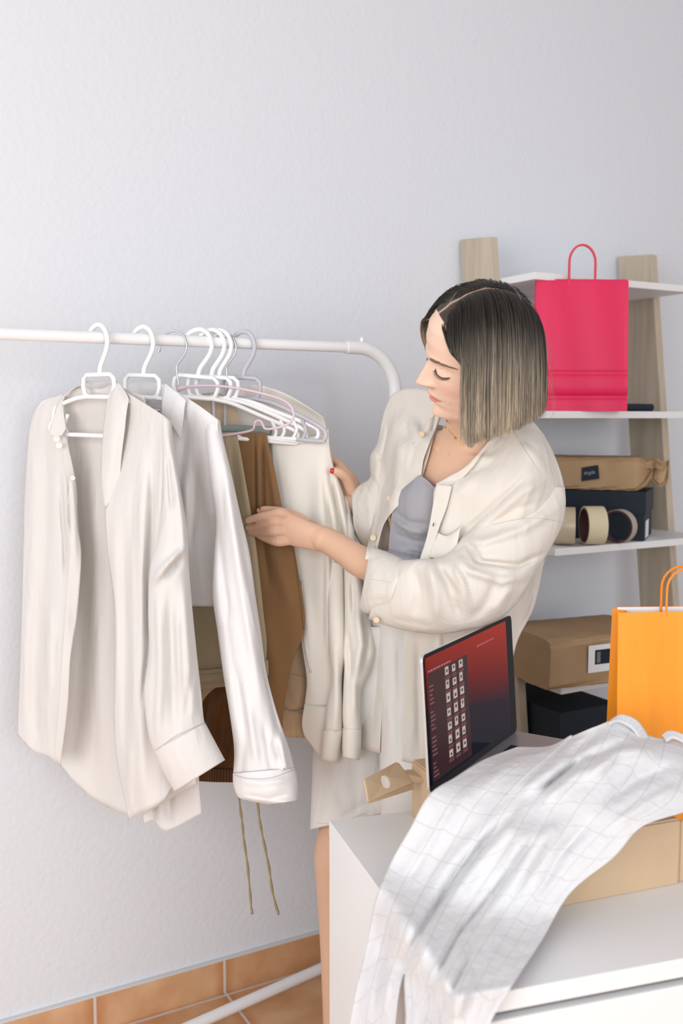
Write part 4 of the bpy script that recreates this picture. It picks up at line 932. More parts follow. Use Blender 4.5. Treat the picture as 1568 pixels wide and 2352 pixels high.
ctrs = cr([t[0] for t in tor], 4); aa = [v[0] for v in cr([Vector((t[1], 0, 0)) for t in tor], 4)]; bb = [v[0] for v in cr([Vector((t[2], 0, 0)) for t in tor], 4)]
vs = []; n = 56
for c, a, b_ in zip(ctrs, aa, bb):
    for j in range(n):
        t = 2 * pi * j / n; cx, sx_ = cos(t), sin(t)
        p = .82 if a > .1 else 1
        vs.append(c + Sx * a * abs(cx) ** p * (1 if cx > 0 else -1) + Fx * b_ * abs(sx_) ** p * (1 if sx_ > 0 else -1))
K = len(ctrs)
BM_.add(vs, [(i * n + j, i * n + (j + 1) % n, (i + 1) * n + (j + 1) % n, (i + 1) * n + j) for i in range(K - 1) for j in range(n)] + [tuple(range(n))[::-1], tuple((K - 1) * n + j for j in range(n))])
# bust and collarbones
for sg in (-1, 1):
    c = W(1042, 1180, 1.89) + Sx * sg * .062 + Fx * .052
    limb([(c - Ux * .02, .045), (c + Ux * .01, .045)], 24)
    limb([(W(1066, 1030, 1.84) + Sx * sg * .018 + Fx * .052, .007), (W(1074, 1022, 1.84) + Sx * sg * .09 + Fx * .040, .008), (W(1082, 1015, 1.845) + Sx * sg * .145 + Fx * .01, .012)], 12)
# neck muscles
limb([(HM @ Vector((-.02, .055, .06)), .013), (W(1068, 1020, 1.80), .010)], 12); limb([(HM @ Vector((-.02, -.055, .06)), .013), (W(1062, 1012, 1.81), .010)], 12)
# arms
Lel = W(1085, 1365, 1.775); Rel = W(892, 1215, 2.075)
limb([(W(1185, 1055, 1.785), .050), (W(1195, 1105, 1.775), .048), (W(1140, 1250, 1.765), .043), (Lel, .038), (W(1000, 1345, 1.80), .040), (W(900, 1310, 1.855), .034), (W(833, 1292, 1.895), .0305), (W(790, 1265, 1.925), .0275), (W(755, 1243, 1.945), .0255), (W(738, 1236, 1.95), .0255)], 28, 5)
limb([(W(952, 990, 1.975), .046), (W(935, 1035, 1.985), .044), (W(905, 1120, 2.05), .038), (Rel, .034), (W(865, 1195, 2.08), .031), (W(828, 1165, 2.08), .026), (W(812, 1150, 2.08), .024)], 24, 5)
# legs
limb([(W(950, 1660, 2.14), .075), (W(890, 1760, 2.14), .070), (W(805, 1890, 2.12), .058), (W(779, 1960, 2.11), .053), (W(777, 2010, 2.115), .049), (W(787, 2110, 2.13), .052), (W(783, 2250, 2.13), .042), (W(775, 2400, 2.13), .030), (W(775, 2455, 2.13), .031)], 32, 6)
limb([(W(1035, 1660, 2.13), .070), (W(1035, 1800, 2.11), .066), (W(1030, 1970, 2.08), .053), (W(1030, 2110, 2.12), .052), (W(1030, 2400, 2.15), .030), (W(1030, 2440, 2.15), .031)], 28, 6)
for an in (W(775, 2455, 2.13), W(1030, 2440, 2.15)):
    fd = (Fx - Vector((0, 0, Fx.z))).normalized(); gnd = Vector((an.x, an.y, 0))
    limb([(gnd - fd * .03 + Vector((0, 0, .035)), .032), (gnd + fd * .04 + Vector((0, 0, .034)), .032), (gnd + fd * .11 + Vector((0, 0, .024)), .023), (gnd + fd * .17 + Vector((0, 0, .015)), .014)], 20)
    limb([(an, .030), (gnd + Vector((0, 0, .04)), .032)], 18)
# left hand (reaching to the trousers): palm as a flattened bundle, then five fingers
def mm(px): return px * 1.95 / FPX
hup = UP
palm = [(W(745, 1238, 1.95), .028, .020), (W(720, 1232, 1.952), .030, .018), (W(690, 1222, 1.958), .034, .016), (W(660, 1213, 1.962), .036, .014), (W(638, 1208, 1.966), .034, .0115), (W(628, 1207, 1.97), .028, .008)]
cs_ = cr([p[0] for p in palm], 4); a1 = [v[0] for v in cr([Vector((p[1], 0, 0)) for p in palm], 4)]; b1 = [v[0] for v in cr([Vector((p[2], 0, 0)) for p in palm], 4)]
vs = []; n = 28; ax = (UP * .97 - RT * .22).normalized()
for c, a, b_ in zip(cs_, a1, b1):
    for j in range(n): t = 2 * pi * j / n; vs.append(c + ax * cos(t) * a + FW * sin(t) * b_)
K = len(cs_); BM_.add(vs, [(i * n + j, i * n + (j + 1) % n, (i + 1) * n + (j + 1) % n, (i + 1) * n + j) for i in range(K - 1) for j in range(n)] + [tuple(range(n))[::-1], tuple((K - 1) * n + j for j in range(n))])
LH = dict(index=[(660, 1184, 1.958, .0095), (642, 1178, 1.953, .0110), (622, 1182, 1.955, .0090), (602, 1186, 1.96, .0088), (584, 1191, 1.968, .0078), (569, 1196, 1.976, .0068)],
          middle=[(655, 1203, 1.960, .0095), (630, 1198, 1.953, .0105), (612, 1203, 1.962, .0086), (596, 1206, 1.975, .0082), (582, 1210, 1.988, .0074), (570, 1212, 1.998, .0065)],
          ring=[(655, 1222, 1.960, .0095), (631, 1220, 1.953, .0105), (612, 1223, 1.966, .0084), (598, 1224, 1.98, .0078), (584, 1224, 1.995, .0070), (574, 1222, 2.004, .006)],
          little=[(660, 1243, 1.962, .0090), (638, 1244, 1.957, .0100), (620, 1241, 1.968, .0078), (606, 1236, 1.98, .0070), (594, 1230, 1.992, .0062), (587, 1226, 2.0, .0055)],
          thumb=[(700, 1200, 1.975, .013), (672, 1185, 1.985, .0115), (645, 1176, 1.992, .0100), (622, 1173, 1.994, .0095), (606, 1172, 1.994, .0088), (596, 1173, 1.994, .0070)])
for k_, v in LH.items(): limb([(W(*q[:3]), q[3]) for q in v], 14, 4)
# right hand pinching the sweatshirt edge
limb([(W(812, 1152, 2.08), .024), (W(806, 1135, 2.085), .025), (W(797, 1115, 2.088), .026), (W(788, 1098, 2.090), .024), (W(782, 1085, 2.093), .020)], 24, 4)
RH = dict(thumb=[(806, 1128, 2.062, .0125), (800, 1108, 2.045, .0115), (793, 1095, 2.030, .0105), (782, 1087, 2.018, .0100), (772, 1083, 2.013, .0090), (764, 1082, 2.012, .0070)],
          index=[(794, 1092, 2.085, .0100), (785, 1074, 2.090, .0095), (774, 1062, 2.092, .0085), (762, 1054, 2.094, .0078), (750, 1052, 2.092, .0065)],
          middle=[(790, 1100, 2.095, .0100), (780, 1085, 2.105, .0090), (766, 1076, 2.107, .0082), (752, 1074, 2.103, .0072), (742, 1076, 2.097, .006)],
          ring=[(788, 1110, 2.100, .0100), (776, 1100, 2.110, .0085), (762, 1096, 2.110, .0078), (749, 1096, 2.105, .007), (741, 1098, 2.099, .006)],
          little=[(790, 1122, 2.100, .0090), (778, 1118, 2.110, .0075), (766, 1116, 2.110, .0068), (756, 1117, 2.105, .006), (750, 1119, 2.100, .0052)])
for k_, v in RH.items(): limb([(W(*q[:3]), q[3]) for q in v], 14, 4)

M_skin = bpy.data.materials.new('skin'); M_skin.use_nodes = True; nt = M_skin.node_tree; b = nt.nodes['Principled BSDF']
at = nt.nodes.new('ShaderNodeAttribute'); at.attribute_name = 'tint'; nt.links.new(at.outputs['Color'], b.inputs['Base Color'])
b.inputs['Roughness'].default_value = .5; b.inputs['Specular IOR Level'].default_value = .35
b.inputs['Subsurface Weight'].default_value = .25; b.inputs['Subsurface Radius'].default_value = (1, .35, .2); b.inputs['Subsurface Scale'].default_value = .008
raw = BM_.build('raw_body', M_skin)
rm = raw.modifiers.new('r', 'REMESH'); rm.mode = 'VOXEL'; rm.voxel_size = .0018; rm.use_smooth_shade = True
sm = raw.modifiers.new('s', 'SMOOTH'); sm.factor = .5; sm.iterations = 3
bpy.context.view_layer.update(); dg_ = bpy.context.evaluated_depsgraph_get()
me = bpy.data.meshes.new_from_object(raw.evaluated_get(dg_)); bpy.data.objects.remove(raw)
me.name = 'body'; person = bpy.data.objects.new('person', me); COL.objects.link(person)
tag(person, 'person in loose beige shirt and white shorts sorting clothes on the rail', 'person')
co_ = np.empty(len(me.vertices) * 3, np.float32); me.vertices.foreach_get('co', co_); co_ = co_.reshape(-1, 3)
Hm = np.array(HMi); loc = co_ @ Hm[:3, :3].T + Hm[:3, 3]
base = np.array((.68, .435, .305)); col = np.tile(base, (len(co_), 1)); X, Y, Z = loc.T
def g_(y0, z0, sy, sz, ab=False, xmin=.03):
    yy = np.abs(Y) if ab else Y
    return np.exp(-((yy - y0) / sy) ** 2 - ((Z - z0) / sz) ** 2) * (X > xmin) * (np.abs(Y) < .09) * (Z > -.02)
def mixc(c, w):
    global col
    w = np.clip(w, 0, 1)[:, None]; col = col * (1 - w) + np.array(c) * w
isf = (X > .03) & (Z > .0) & (Z < .22) & (np.abs(Y) < .08)
mixc((.83, .60, .475), (isf) * .8)
mixc((.86, .46, .35), g_(.042, .075, .018, .016, True) * .35 + g_(0, .078, .012, .010) * .45)
# lips: a clean outline
lw_ = .0235; yl = np.clip(np.abs(Y) / lw_, 0, 1)
top_ = .0478 + .0080 * (1 - yl ** 1.8) - .0016 * np.exp(-(Y / .003) ** 2); bot_ = .0478 - .0098 * (1 - yl ** 1.8)
lip = isf & (np.abs(Y) < lw_) & (Z < top_) & (Z > bot_)
mixc((.66, .235, .19), lip * .9)
mixc((.30, .10, .08), (isf & (np.abs(Y) < lw_ + .001)) * np.exp(-((Z - .0478) / .0011) ** 2) * .75)
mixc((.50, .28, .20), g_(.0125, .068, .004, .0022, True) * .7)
# root shadow under the hair, painted as a dark scalp tint
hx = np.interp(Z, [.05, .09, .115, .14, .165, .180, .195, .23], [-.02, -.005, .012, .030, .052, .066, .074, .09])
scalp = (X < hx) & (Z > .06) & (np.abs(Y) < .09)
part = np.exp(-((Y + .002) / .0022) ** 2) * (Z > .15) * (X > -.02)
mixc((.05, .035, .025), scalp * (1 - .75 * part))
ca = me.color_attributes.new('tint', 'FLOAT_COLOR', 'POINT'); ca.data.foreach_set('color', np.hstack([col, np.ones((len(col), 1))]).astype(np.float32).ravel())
fc = np.empty(len(me.polygons) * 4, np.int32)
bvh = BVHTree.FromObject(person, dg_) if False else BVHTree.FromPolygons([tuple(v) for v in co_], [tuple(p.vertices) for p in me.polygons])
zf_ = Z < -.004
bvh_t = BVHTree.FromPolygons([tuple(v) for v in co_], [tuple(p.vertices) for p in me.polygons if zf_[p.vertices[0]]])
def skin_pt(px, py, off=.001):
    h = hit(bvh, px, py); return W(px, py, (h if h else 1.85) - off)
# nails
M_nail = mat('red_nail_polish', (.62, .012, .018), .25, spec=.6)
def nail(c, fwd, nrm, w, l):
    fwd = fwd.normalized(); nrm = (nrm - fwd * nrm.dot(fwd)).normalized(); s_ = fwd.cross(nrm); vs = []
    for i in range(7):
        for j in range(7):
            u = i / 6 * 2 - 1; v = j / 6 * 2 - 1; e = sqrt(max(0, 1 - abs(u) ** 3))
            vs.append(c + fwd * u * l + s_ * v * w * (e * .5 + .5) - nrm * (v * v * w * .45) - nrm * (max(0, u) ** 2 * .0006))
    o = mesh_obj('fingernail', vs, [(i * 7 + j, i * 7 + j + 1, (i + 1) * 7 + j + 1, (i + 1) * 7 + j) for i in range(6) for j in range(6)], M_nail, solid=.0006); P(o, person)
nail(W(764.5, 1081.5, 2.0045), W(760, 1081, 2.005) - W(775, 1083, 2.008), -FW, .0052, .0056)
nail(W(601, 1165.5, 1.99), W(590, 1168, 1.99) - W(606, 1168, 1.99), UP - FW * .6, .0052, .006)
nail(W(571, 1190, 1.972), W(565, 1195, 1.98) - W(580, 1190, 1.97), UP * .6 - FW * .8, .0042, .0052) if False else None
# face details
M_lash = mat('dark_lashes', (.02, .014, .012), .6); M_brow = mat('brow_hair', (.22, .135, .09), .8)
for sg in (1, -1):
    lid = [(.0165, .1075), (.020, .1048), (.025, .1020), (.031, .1005), (.037, .1008), (.042, .1028), (.0465, .1055)]
    P(MB().tube(cr([face(sg * y, z, .0006) for y, z in lid], 4), [.0003] * 2 + [.00065] * 21 + [.0003] * 2, 6).build('eyelid_line', M_lash), person)
    P(MB().tube(cr([face(sg * y, z + .0105 - abs(y - .031) * .25, .0001) for y, z in [(.022, .1020), (.031, .1010), (.040, .1028)]], 4), .00035, 5).build('lid_crease', mat('crease_skin', (.42, .25, .19), .7)), person)
    mb = MB(); rg = random.Random(5); c = cr([Vector((y, z, 0)) for y, z in lid], 8)
    for i in range(4, len(c) - 1, 1):
        y, z = c[i].x, c[i].y; p = face(sg * y, z, .0006); L_ = .0065 + .002 * rg.random()
        d = HR @ Vector((.75, sg * ((y - .030) * 22 + .1), -.75)); d.normalize(); u = HR @ Vector((.4, 0, .9))
        mb.tube([p, p + d * L_ * .5, p + d * L_ * .85 + u * L_ * .25], [.00022, .00018, .00005], 4)
    P(mb.build('eyelashes', M_lash), person)
    mb = MB()
    for i in range(260):
        t = i / 259; y = .011 + .042 * t; z = .1215 + .0062 * sin(min(1, t * 1.25) * pi * .62) - .0020 * t * t; th = .0042 * (1 - t * .7) * min(1, t * 5 + .45)
        z += th * (rg.random() * 2 - 1); p = face(sg * y, z, .0003); q = face(sg * (y + .0042), z + .0016 * (1 - 1.3 * t), .0010)
        mb.tube([p, q], [.00026, .00008], 4)
    P(mb.build('eyebrow', M_brow), person)
for px, py, r in ((1033, 929, .0007), (980, 1080, .0011)):
    c = skin_pt(px, py, .0002); P(MB().tube([c + FW * .0008, c - FW * .0004], [r, r * .6], 8).build('mole', mat('mole_brown', (.16, .08, .06), .8)), person)

# ---------------------------------------------------------------- hair
rg = random.Random(11)
EC = Vector((-.001, 0, .118)); ER = Vector((.093, .077, .106))
def ell(p): q = p - EC; return sqrt((q.x / ER.x) ** 2 + (q.y / ER.y) ** 2 + (q.z / ER.z) ** 2)
gl = HR.transposed() @ Vector((0, 0, -1)); gl.normalize()
CUT = [(900, 860), (960, 872), (985, 885), (1010, 925), (1040, 985), (1058, 1008), (1080, 1010), (1120, 1000), (1160, 985), (1200, 965), (1235, 948), (1262, 925), (1320, 890)]
def cut(px):
    for (a, u), (b, v) in zip(CUT, CUT[1:]):
        if px <= b: return u + (v - u) * (px - a) / (b - a)
    return 890
hvs, hfs, hcol = [], [], []
def mixv(a, b, t): t = max(0, min(1, t)); return tuple(x + (y - x) * t for x, y in zip(a, b))
ROOT_C, MID_C, END_C = (.034, .028, .022), (.34, .28, .205), (.68, .545, .39)
clumps = {}
def strand(y0, x0, zz, layer, w, seed):
    side = 1 if y0 > -.002 else -1
    p = Vector((x0, y0, zz)); q = p - EC; k = ell(p); p = EC + q / k * (1.0)
    nrm = Vector(((p - EC).x / ER.x ** 2, (p - EC).y / ER.y ** 2, (p - EC).z / ER.z ** 2)).normalized()
    d = Vector((-.22 - 5 * max(0, p.x - .03) if side > 0 else -.12 - 6 * max(0, p.x - .04), side * 1.0, .15)); d = (d - nrm * d.dot(nrm) * .9).normalized()
    pts = [p * 1]; step = .010; infl = 1.0 + layer; cx = clumps.setdefault((seed, 0), (rg.uniform(-1, 1), rg.uniform(-1, 1)))
    ph = rg.uniform(0, 6.3); cl = rg.random(); end_off = rg.uniform(-9, 7) - (10 if rg.random() < .1 else 0)
    for i in range(60):
        g = gl
        d = (d * .80 + g * .42 + Vector((0, 0, 0))).normalized()
        p = p + d * step
        e = ell(p); tgt = 1 + (infl - 1) * min(1, (i + 1) / 5)
        if e < tgt:
            pn = EC + (p - EC) * (tgt / e); d = (pn - pts[-1]).normalized(); p = pts[-1] + d * step
            e = ell(p); p = EC + (p - EC) * max(1, tgt / e)
        if side > 0 and i > 2 and p.z < .19 and p.x > .015 and ell(p) < 1.35 and abs(p.y) < .095:     # keep clear of the face
            lim = lerp_t([(0, .020), (.05, .028), (.1, .035), (.14, .045), (.165, .058), (.19, .074)], p.z)
            if p.x > lim: p.x -= (p.x - lim) * (.45 if p.z < .155 else .22)
        if side < 0:
            ly = -lerp_t([(.0, .060), (.10, .068), (.13, .066), (.155, .056), (.175, .030), (.19, .004), (.21, 0)], p.z)
            if p.y > ly and p.x > -.02 and i > 1: p.y += (ly - p.y) * .7
            lx = lerp_t([(.0, .055), (.09, .068), (.12, .079), (.15, .083), (.18, .080), (.2, .09)], p.z)
            if p.x > lx: p.x += (lx - p.x) * .5
        if not (p - pts[-1]).length > 1e-5: break
        pts.append(p * 1)
        X_ = px_of(HM @ p)
        if X_[1] > cut(X_[0]) + end_off: break
    if len(pts) < 4: return
    n0 = len(hvs); br = .48 + 1.05 * cl ** 1.8; streak = clumps.setdefault(('s', seed), rg.uniform(.62, 1.45)); prev = None
    wpts = [HM @ q for q in pts]; N = len(wpts)
    for i, q in enumerate(wpts):
        s = i * step; t = (wpts[min(i + 1, N - 1)] - wpts[max(i - 1, 0)]).normalized()
        a = t.cross(FW); a = a.normalized() if a.length > 1e-4 else RT
        b_ = t.cross(a)
        q = q + a * (.0016 * sin(ph + s * 22) * min(1, s * 8)) + a * cx[0] * .0025 * min(1, s * 5) + b_ * cx[1] * .002 * min(1, s * 5)
        tip = min(1, (N - 1 - i) / 3 + .25); ww = w * tip
        for c, s2 in ((1, 0), (-.5, .8), (-.5, -.8)): hvs.append(q + a * c * ww + b_ * s2 * ww)
        c = mixv(ROOT_C, MID_C, (s - .055 - .03 * cl) / .075); c = mixv(c, END_C, (s - .15) / .13)
        k = (br * streak) if s > .06 else 1 + (br * streak - 1) * s / .06
        hcol.extend([(min(1, c[0] * k), min(1, c[1] * k), min(1, c[2] * k))] * 3)
    for i in range(N - 1):
        for j in range(3): a_ = n0 + i * 3 + j; b2 = n0 + i * 3 + (j + 1) % 3; hfs.append((a_, b2, b2 + 3, a_ + 3))
def hairline_x(z):
    tb = [(.05, -.02), (.09, -.005), (.115, .012), (.14, .030), (.165, .052), (.180, .066), (.195, .074), (.23, .09)]
    return lerp_t(tb, z)
cnt = 0
while cnt < 5600:
    # root somewhere on the scalp; more of them near the parting
    if rg.random() < .14:
        x = rg.uniform(.035, .080); y = rg.uniform(.002, .040)
        q = 1 - ((x - EC.x) / ER.x) ** 2 - (y / ER.y) ** 2
        if q <= 0: continue
        z = EC.z + ER.z * sqrt(q); lay = rg.uniform(.01, .07)
    elif rg.random() < .62:
        x = rg.uniform(-.075, .082); y = -.002 + (rg.choice((-1, 1, 1))) * (.0016 + abs(rg.gauss(0, .010)))
        z = EC.z + ER.z * sqrt(max(0, 1 - ((x - EC.x) / ER.x) ** 2 - (y / ER.y) ** 2))
        lay = rg.uniform(.02, .15)
    else:
        th = rg.uniform(-pi, pi); z = rg.uniform(.05, .21); rr2 = sqrt(max(0, 1 - ((z - EC.z) / ER.z) ** 2)); x = EC.x + ER.x * rr2 * cos(th); y = ER.y * rr2 * sin(th); lay = rg.uniform(.01, .09)
    if x > hairline_x(z) or abs(y + .002) < .0015 or (z < .10 and y > 0 and x > .0): continue
    strand(y, x, z, lay, .00055, (round(x / .008), y > 0, round(z / .03) if rg.random() < .5 else 0)); cnt += 1
# a few stray hairs
for k in range(16):
    bx_, by_ = rg.uniform(1238, 1262), rg.uniform(800, 930); dd = 1.80 + rg.uniform(0, .06); s_ = rg.uniform(.5, 1.2)
    c_ = cr([W(bx_ - 6, by_ - 60, dd), W(bx_ + 8 * s_, by_ - 20, dd), W(bx_ + 16 * s_, by_ + 12, dd), W(bx_ + 8 * s_, by_ + 35, dd), W(bx_ - 6, by_ + 48, dd)], 5)
    n0 = len(hvs)
    for i, q in enumerate(c_):
        for u_, v_ in ((1, 0), (-.5, .8), (-.5, -.8)): hvs.append(q + RT * u_ * .00016 + FW * v_ * .00016)
        hcol.extend([(.45, .34, .22)] * 3)
    for i in range(len(c_) - 1):
        for j in range(3): hfs.append((n0 + i * 3 + j, n0 + i * 3 + (j + 1) % 3, n0 + i * 3 + (j + 1) % 3 + 3, n0 + i * 3 + j + 3))
M_hair = bpy.data.materials.new('hair'); M_hair.use_nodes = True; nt = M_hair.node_tree; b = nt.nodes['Principled BSDF']
at = nt.nodes.new('ShaderNodeAttribute'); at.attribute_name = 'tint'; nt.links.new(at.outputs['Color'], b.inputs['Base Color'])
b.inputs['Roughness'].default_value = .38; b.inputs['Specular IOR Level'].default_value = .45
hair = mesh_obj('hair', hvs, hfs, M_hair); P(hair, person)
ca = hair.data.color_attributes.new('tint', 'FLOAT_COLOR', 'POINT'); ca.data.foreach_set('color', np.hstack([np.array(hcol), np.ones((len(hcol), 1))]).astype(np.float32).ravel())
print('hair verts', len(hvs), 'body verts', len(co_))

# ---------------------------------------------------------------- clothing
PR = person
# camisole
P(cloth('camisole', [
    [(930, 1118, 1.84), (948, 1104, 1.82), (964, 1092, 1.81), (982, 1104, 1.80), (1000, 1120, 1.79), (1030, 1130, 1.80)],
    [(905, 1145, 1.86), (930, 1140, 1.82), (955, 1135, 1.80), (980, 1135, 1.79), (1005, 1140, 1.79), (1040, 1150, 1.80)],
    [(898, 1200, 1.86), (925, 1200, 1.83), (950, 1200, 1.81), (978, 1200, 1.80), (1000, 1200, 1.80), (1040, 1200, 1.81)],
    [(893, 1250, 1.88), (915, 1250, 1.86), (945, 1250, 1.84), (970, 1250, 1.83), (1000, 1250, 1.83), (1030, 1250, 1.84)],
    [(890, 1300, 1.90), (915, 1300, 1.88), (940, 1300, 1.87), (970, 1300, 1.86), (1000, 1300, 1.86), (1030, 1300, 1.86)],
    [(890, 1420, 1.93), (915, 1420, 1.91), (940, 1420, 1.90), (970, 1420, 1.89), (1000, 1420, 1.89), (1030, 1420, 1.89)]], F_grey, nr=12, nc=12, front_of=bvh_t, margin=.006,
    fl=[([(905, 1175), (940, 1200), (985, 1205)], 6, -0.0075), ([(905, 1200), (945, 1220), (980, 1225)], 6, 0.0075), ([(905, 1225), (945, 1240), (980, 1245)], 5, -0.0060), ([(905, 1265), (945, 1262), (975, 1270)], 6, 0.0060), ([(902, 1190), (930, 1212)], 5, 0.0060)]), PR)
# her right front panel
F1 = [([(890, 960), (880, 1060), (890, 1140)], 12, -0.0120), ([(930, 960), (910, 1060), (905, 1130)], 12, 0.0075), ([(960, 1000), (940, 1080)], 8, -0.0045), ([(880, 1100), (868, 1200), (858, 1265)], 7, -0.0090)]
RFP = P(cloth('right_front_panel', [
    [(890, 925, 2.0), (905, 903, 1.98), (940, 892, 1.945), (985, 898, 1.90), (1035, 922, 1.87)],
    [(878, 965, 2.01), (900, 955, 1.98), (935, 955, 1.94), (970, 962, 1.90), (1004, 978, 1.86)],
    [(868, 1030, 2.02), (893, 1030, 1.975), (925, 1035, 1.93), (952, 1042, 1.89), (974, 1050, 1.86)],
    [(860, 1090, 2.02), (885, 1092, 1.97), (915, 1098, 1.93), (940, 1105, 1.89), (961, 1112, 1.86)],
    [(862, 1150, 2.0), (878, 1152, 1.97), (895, 1153, 1.93), (912, 1152, 1.90), (926, 1148, 1.87)],
    [(852, 1205, 2.0), (860, 1206, 1.97), (868, 1206, 1.94), (878, 1203, 1.91), (886, 1196, 1.895)],
    [(846, 1240, 2.0), (852, 1240, 1.97), (858, 1242, 1.945), (864, 1242, 1.92), (871, 1238, 1.905)],
    [(838, 1285, 1.99), (845, 1285, 1.97), (852, 1285, 1.95), (858, 1285, 1.93), (864, 1282, 1.915)]], F_linen, nr=9, nc=12, fl=F1, dz=-.006, front_of=bvh_t, margin=.016), PR)
P(cloth('collar', [[(1000, 948, 1.855), (994, 956, 1.85), (986, 962, 1.848)], [(990, 985, 1.85), (980, 992, 1.845), (966, 1000, 1.85)], [(984, 1010, 1.852), (972, 1022, 1.85), (948, 1020, 1.865)], [(978, 1040, 1.855), (972, 1038, 1.853), (966, 1034, 1.857)]], F_linen, nr=8, nc=6, front_of=bvh_t, margin=.012), PR)
P(cloth('inner_facing', [[(1004, 946, 1.852), (1010, 950, 1.85)], [(992, 988, 1.855), (999, 990, 1.852)], [(976, 1048, 1.857), (984, 1046, 1.855)], [(963, 1098, 1.857), (970, 1094, 1.855)]], F_linen, nr=8, nc=4, front_of=bvh_t, margin=.003), PR)
P(cloth('shirt_lining', [[(876, 1196, 1.93), (895, 1190, 1.93), (925, 1150, 1.92)], [(866, 1240, 1.945), (885, 1240, 1.945), (905, 1240, 1.94)], [(858, 1300, 1.95), (880, 1300, 1.95), (900, 1300, 1.945)], [(850, 1400, 1.97), (880, 1400, 1.97), (905, 1400, 1.96)]], F_linen, nr=8, nc=8, fl=[([(890, 1180), (880, 1290)], 7, .006)]), PR)
# her left front panel with the back of the shirt behind it
F2 = [([(1270, 1095), (1200, 1130), (1120, 1200), (1060, 1250)], 9, 0.0091), ([(1225, 1080), (1130, 1165), (1050, 1235)], 5, -0.0104), ([(1250, 1150), (1180, 1170), (1120, 1215)], 7, -0.0065), ([(1100, 1080), (1040, 1150), (1010, 1230)], 14, 0.0065), ([(1190, 1010), (1240, 1060), (1275, 1120)], 9, 0.0052),
      ([(960, 1460), (965, 1740)], 9, -0.0078), ([(1010, 1450), (1005, 1700)], 5, 0.0104), ([(1080, 1460), (1060, 1700)], 10, -0.0104), ([(1235, 1250), (1200, 1420)], 10, 0.0104), ([(1250, 1230), (1215, 1400)], 6, -0.0078)]
LFP = P(cloth('left_front_panel', [
    [(1138, 992, 1.80), (1160, 968, 1.79), (1190, 955, 1.78), (1222, 968, 1.78), (1248, 998, 1.80)],
    [(1110, 1034, 1.79), (1150, 1015, 1.75), (1190, 1005, 1.725), (1235, 1015, 1.72), (1270, 1040, 1.775)],
    [(1062, 1082, 1.775), (1115, 1070, 1.735), (1170, 1065, 1.705), (1230, 1070, 1.70), (1290, 1095, 1.775)],
    [(1003, 1113, 1.775), (1070, 1115, 1.735), (1140, 1120, 1.70), (1220, 1130, 1.69), (1298, 1150, 1.775)],
    [(993, 1165, 1.78), (1050, 1170, 1.75), (1120, 1175, 1.715), (1205, 1185, 1.70), (1290, 1195, 1.79)],
    [(982, 1225, 1.79), (1030, 1225, 1.77), (1100, 1230, 1.74), (1180, 1240, 1.74), (1262, 1235, 1.84)],
    [(962, 1290, 1.81), (1020, 1300, 1.79), (1090, 1310, 1.79), (1170, 1310, 1.82), (1247, 1300, 1.88)],
    [(930, 1400, 1.85), (1000, 1400, 1.85), (1080, 1400, 1.86), (1160, 1400, 1.88), (1226, 1395, 1.91)],
    [(926, 1480, 1.88), (1000, 1480, 1.87), (1070, 1480, 1.875), (1130, 1480, 1.90), (1187, 1475, 1.92)],
    [(925, 1620, 1.91), (990, 1620, 1.90), (1050, 1620, 1.90), (1100, 1620, 1.92), (1150, 1610, 1.95)],
    [(922, 1748, 1.93), (985, 1762, 1.92), (1040, 1760, 1.92), (1090, 1740, 1.94), (1140, 1700, 1.97)]], F_linen, nr=10, nc=16, fl=F2, front_of=bvh_t, margin=.006), PR)
P(cloth('shirt_back', [
    [(1248, 1000, 1.80), (1180, 990, 1.92), (1080, 990, 1.97), (980, 965, 2.02), (905, 908, 1.99)],
    [(1297, 1150, 1.785), (1230, 1150, 2.0), (1100, 1150, 2.06), (980, 1150, 2.1), (868, 1120, 2.03)],
    [(1246, 1300, 1.89), (1200, 1300, 2.03), (1100, 1300, 2.10), (980, 1300, 2.12), (878, 1300, 2.05)],
    [(1186, 1475, 1.925), (1172, 1475, 2.08), (1100, 1475, 2.22), (1000, 1475, 2.25), (890, 1475, 2.10)],
    [(1140, 1700, 1.975), (1148, 1700, 2.12), (1100, 1700, 2.30), (1000, 1700, 2.32), (900, 1700, 2.2)]], F_linen, nr=10, nc=14), PR)
P(cloth('shirt_placket', [
    [(1003, 1112, 1.766), (1018, 1114, 1.758), (1038, 1116, 1.75)], [(994, 1160, 1.772), (1009, 1162, 1.764), (1026, 1164, 1.755)], [(985, 1210, 1.780), (997, 1212, 1.772), (1008, 1212, 1.765)],
    [(976, 1250, 1.788), (985, 1252, 1.782), (996, 1252, 1.775)], [(962, 1292, 1.80), (974, 1292, 1.795), (988, 1290, 1.79)]], F_linen, nr=10, nc=6, dz=-.006, front_of=bvh_t, margin=.012), PR)
P(cloth('collar', [
    [(1152, 978, 1.79), (1146, 984, 1.785), (1140, 990, 1.79)], [(1125, 1014, 1.765), (1112, 1032, 1.77), (1104, 1036, 1.782)], [(1095, 1058, 1.752), (1080, 1078, 1.755), (1064, 1076, 1.775)],
    [(1068, 1092, 1.748), (1046, 1106, 1.752), (1028, 1096, 1.772)], [(1045, 1110, 1.748), (1022, 1117, 1.755), (1000, 1112, 1.772)]], F_linen, nr=8, nc=8, fl=[([(1140, 990), (1080, 1070), (1010, 1110)], 6, .005)], front_of=bvh_t, margin=.014), PR)
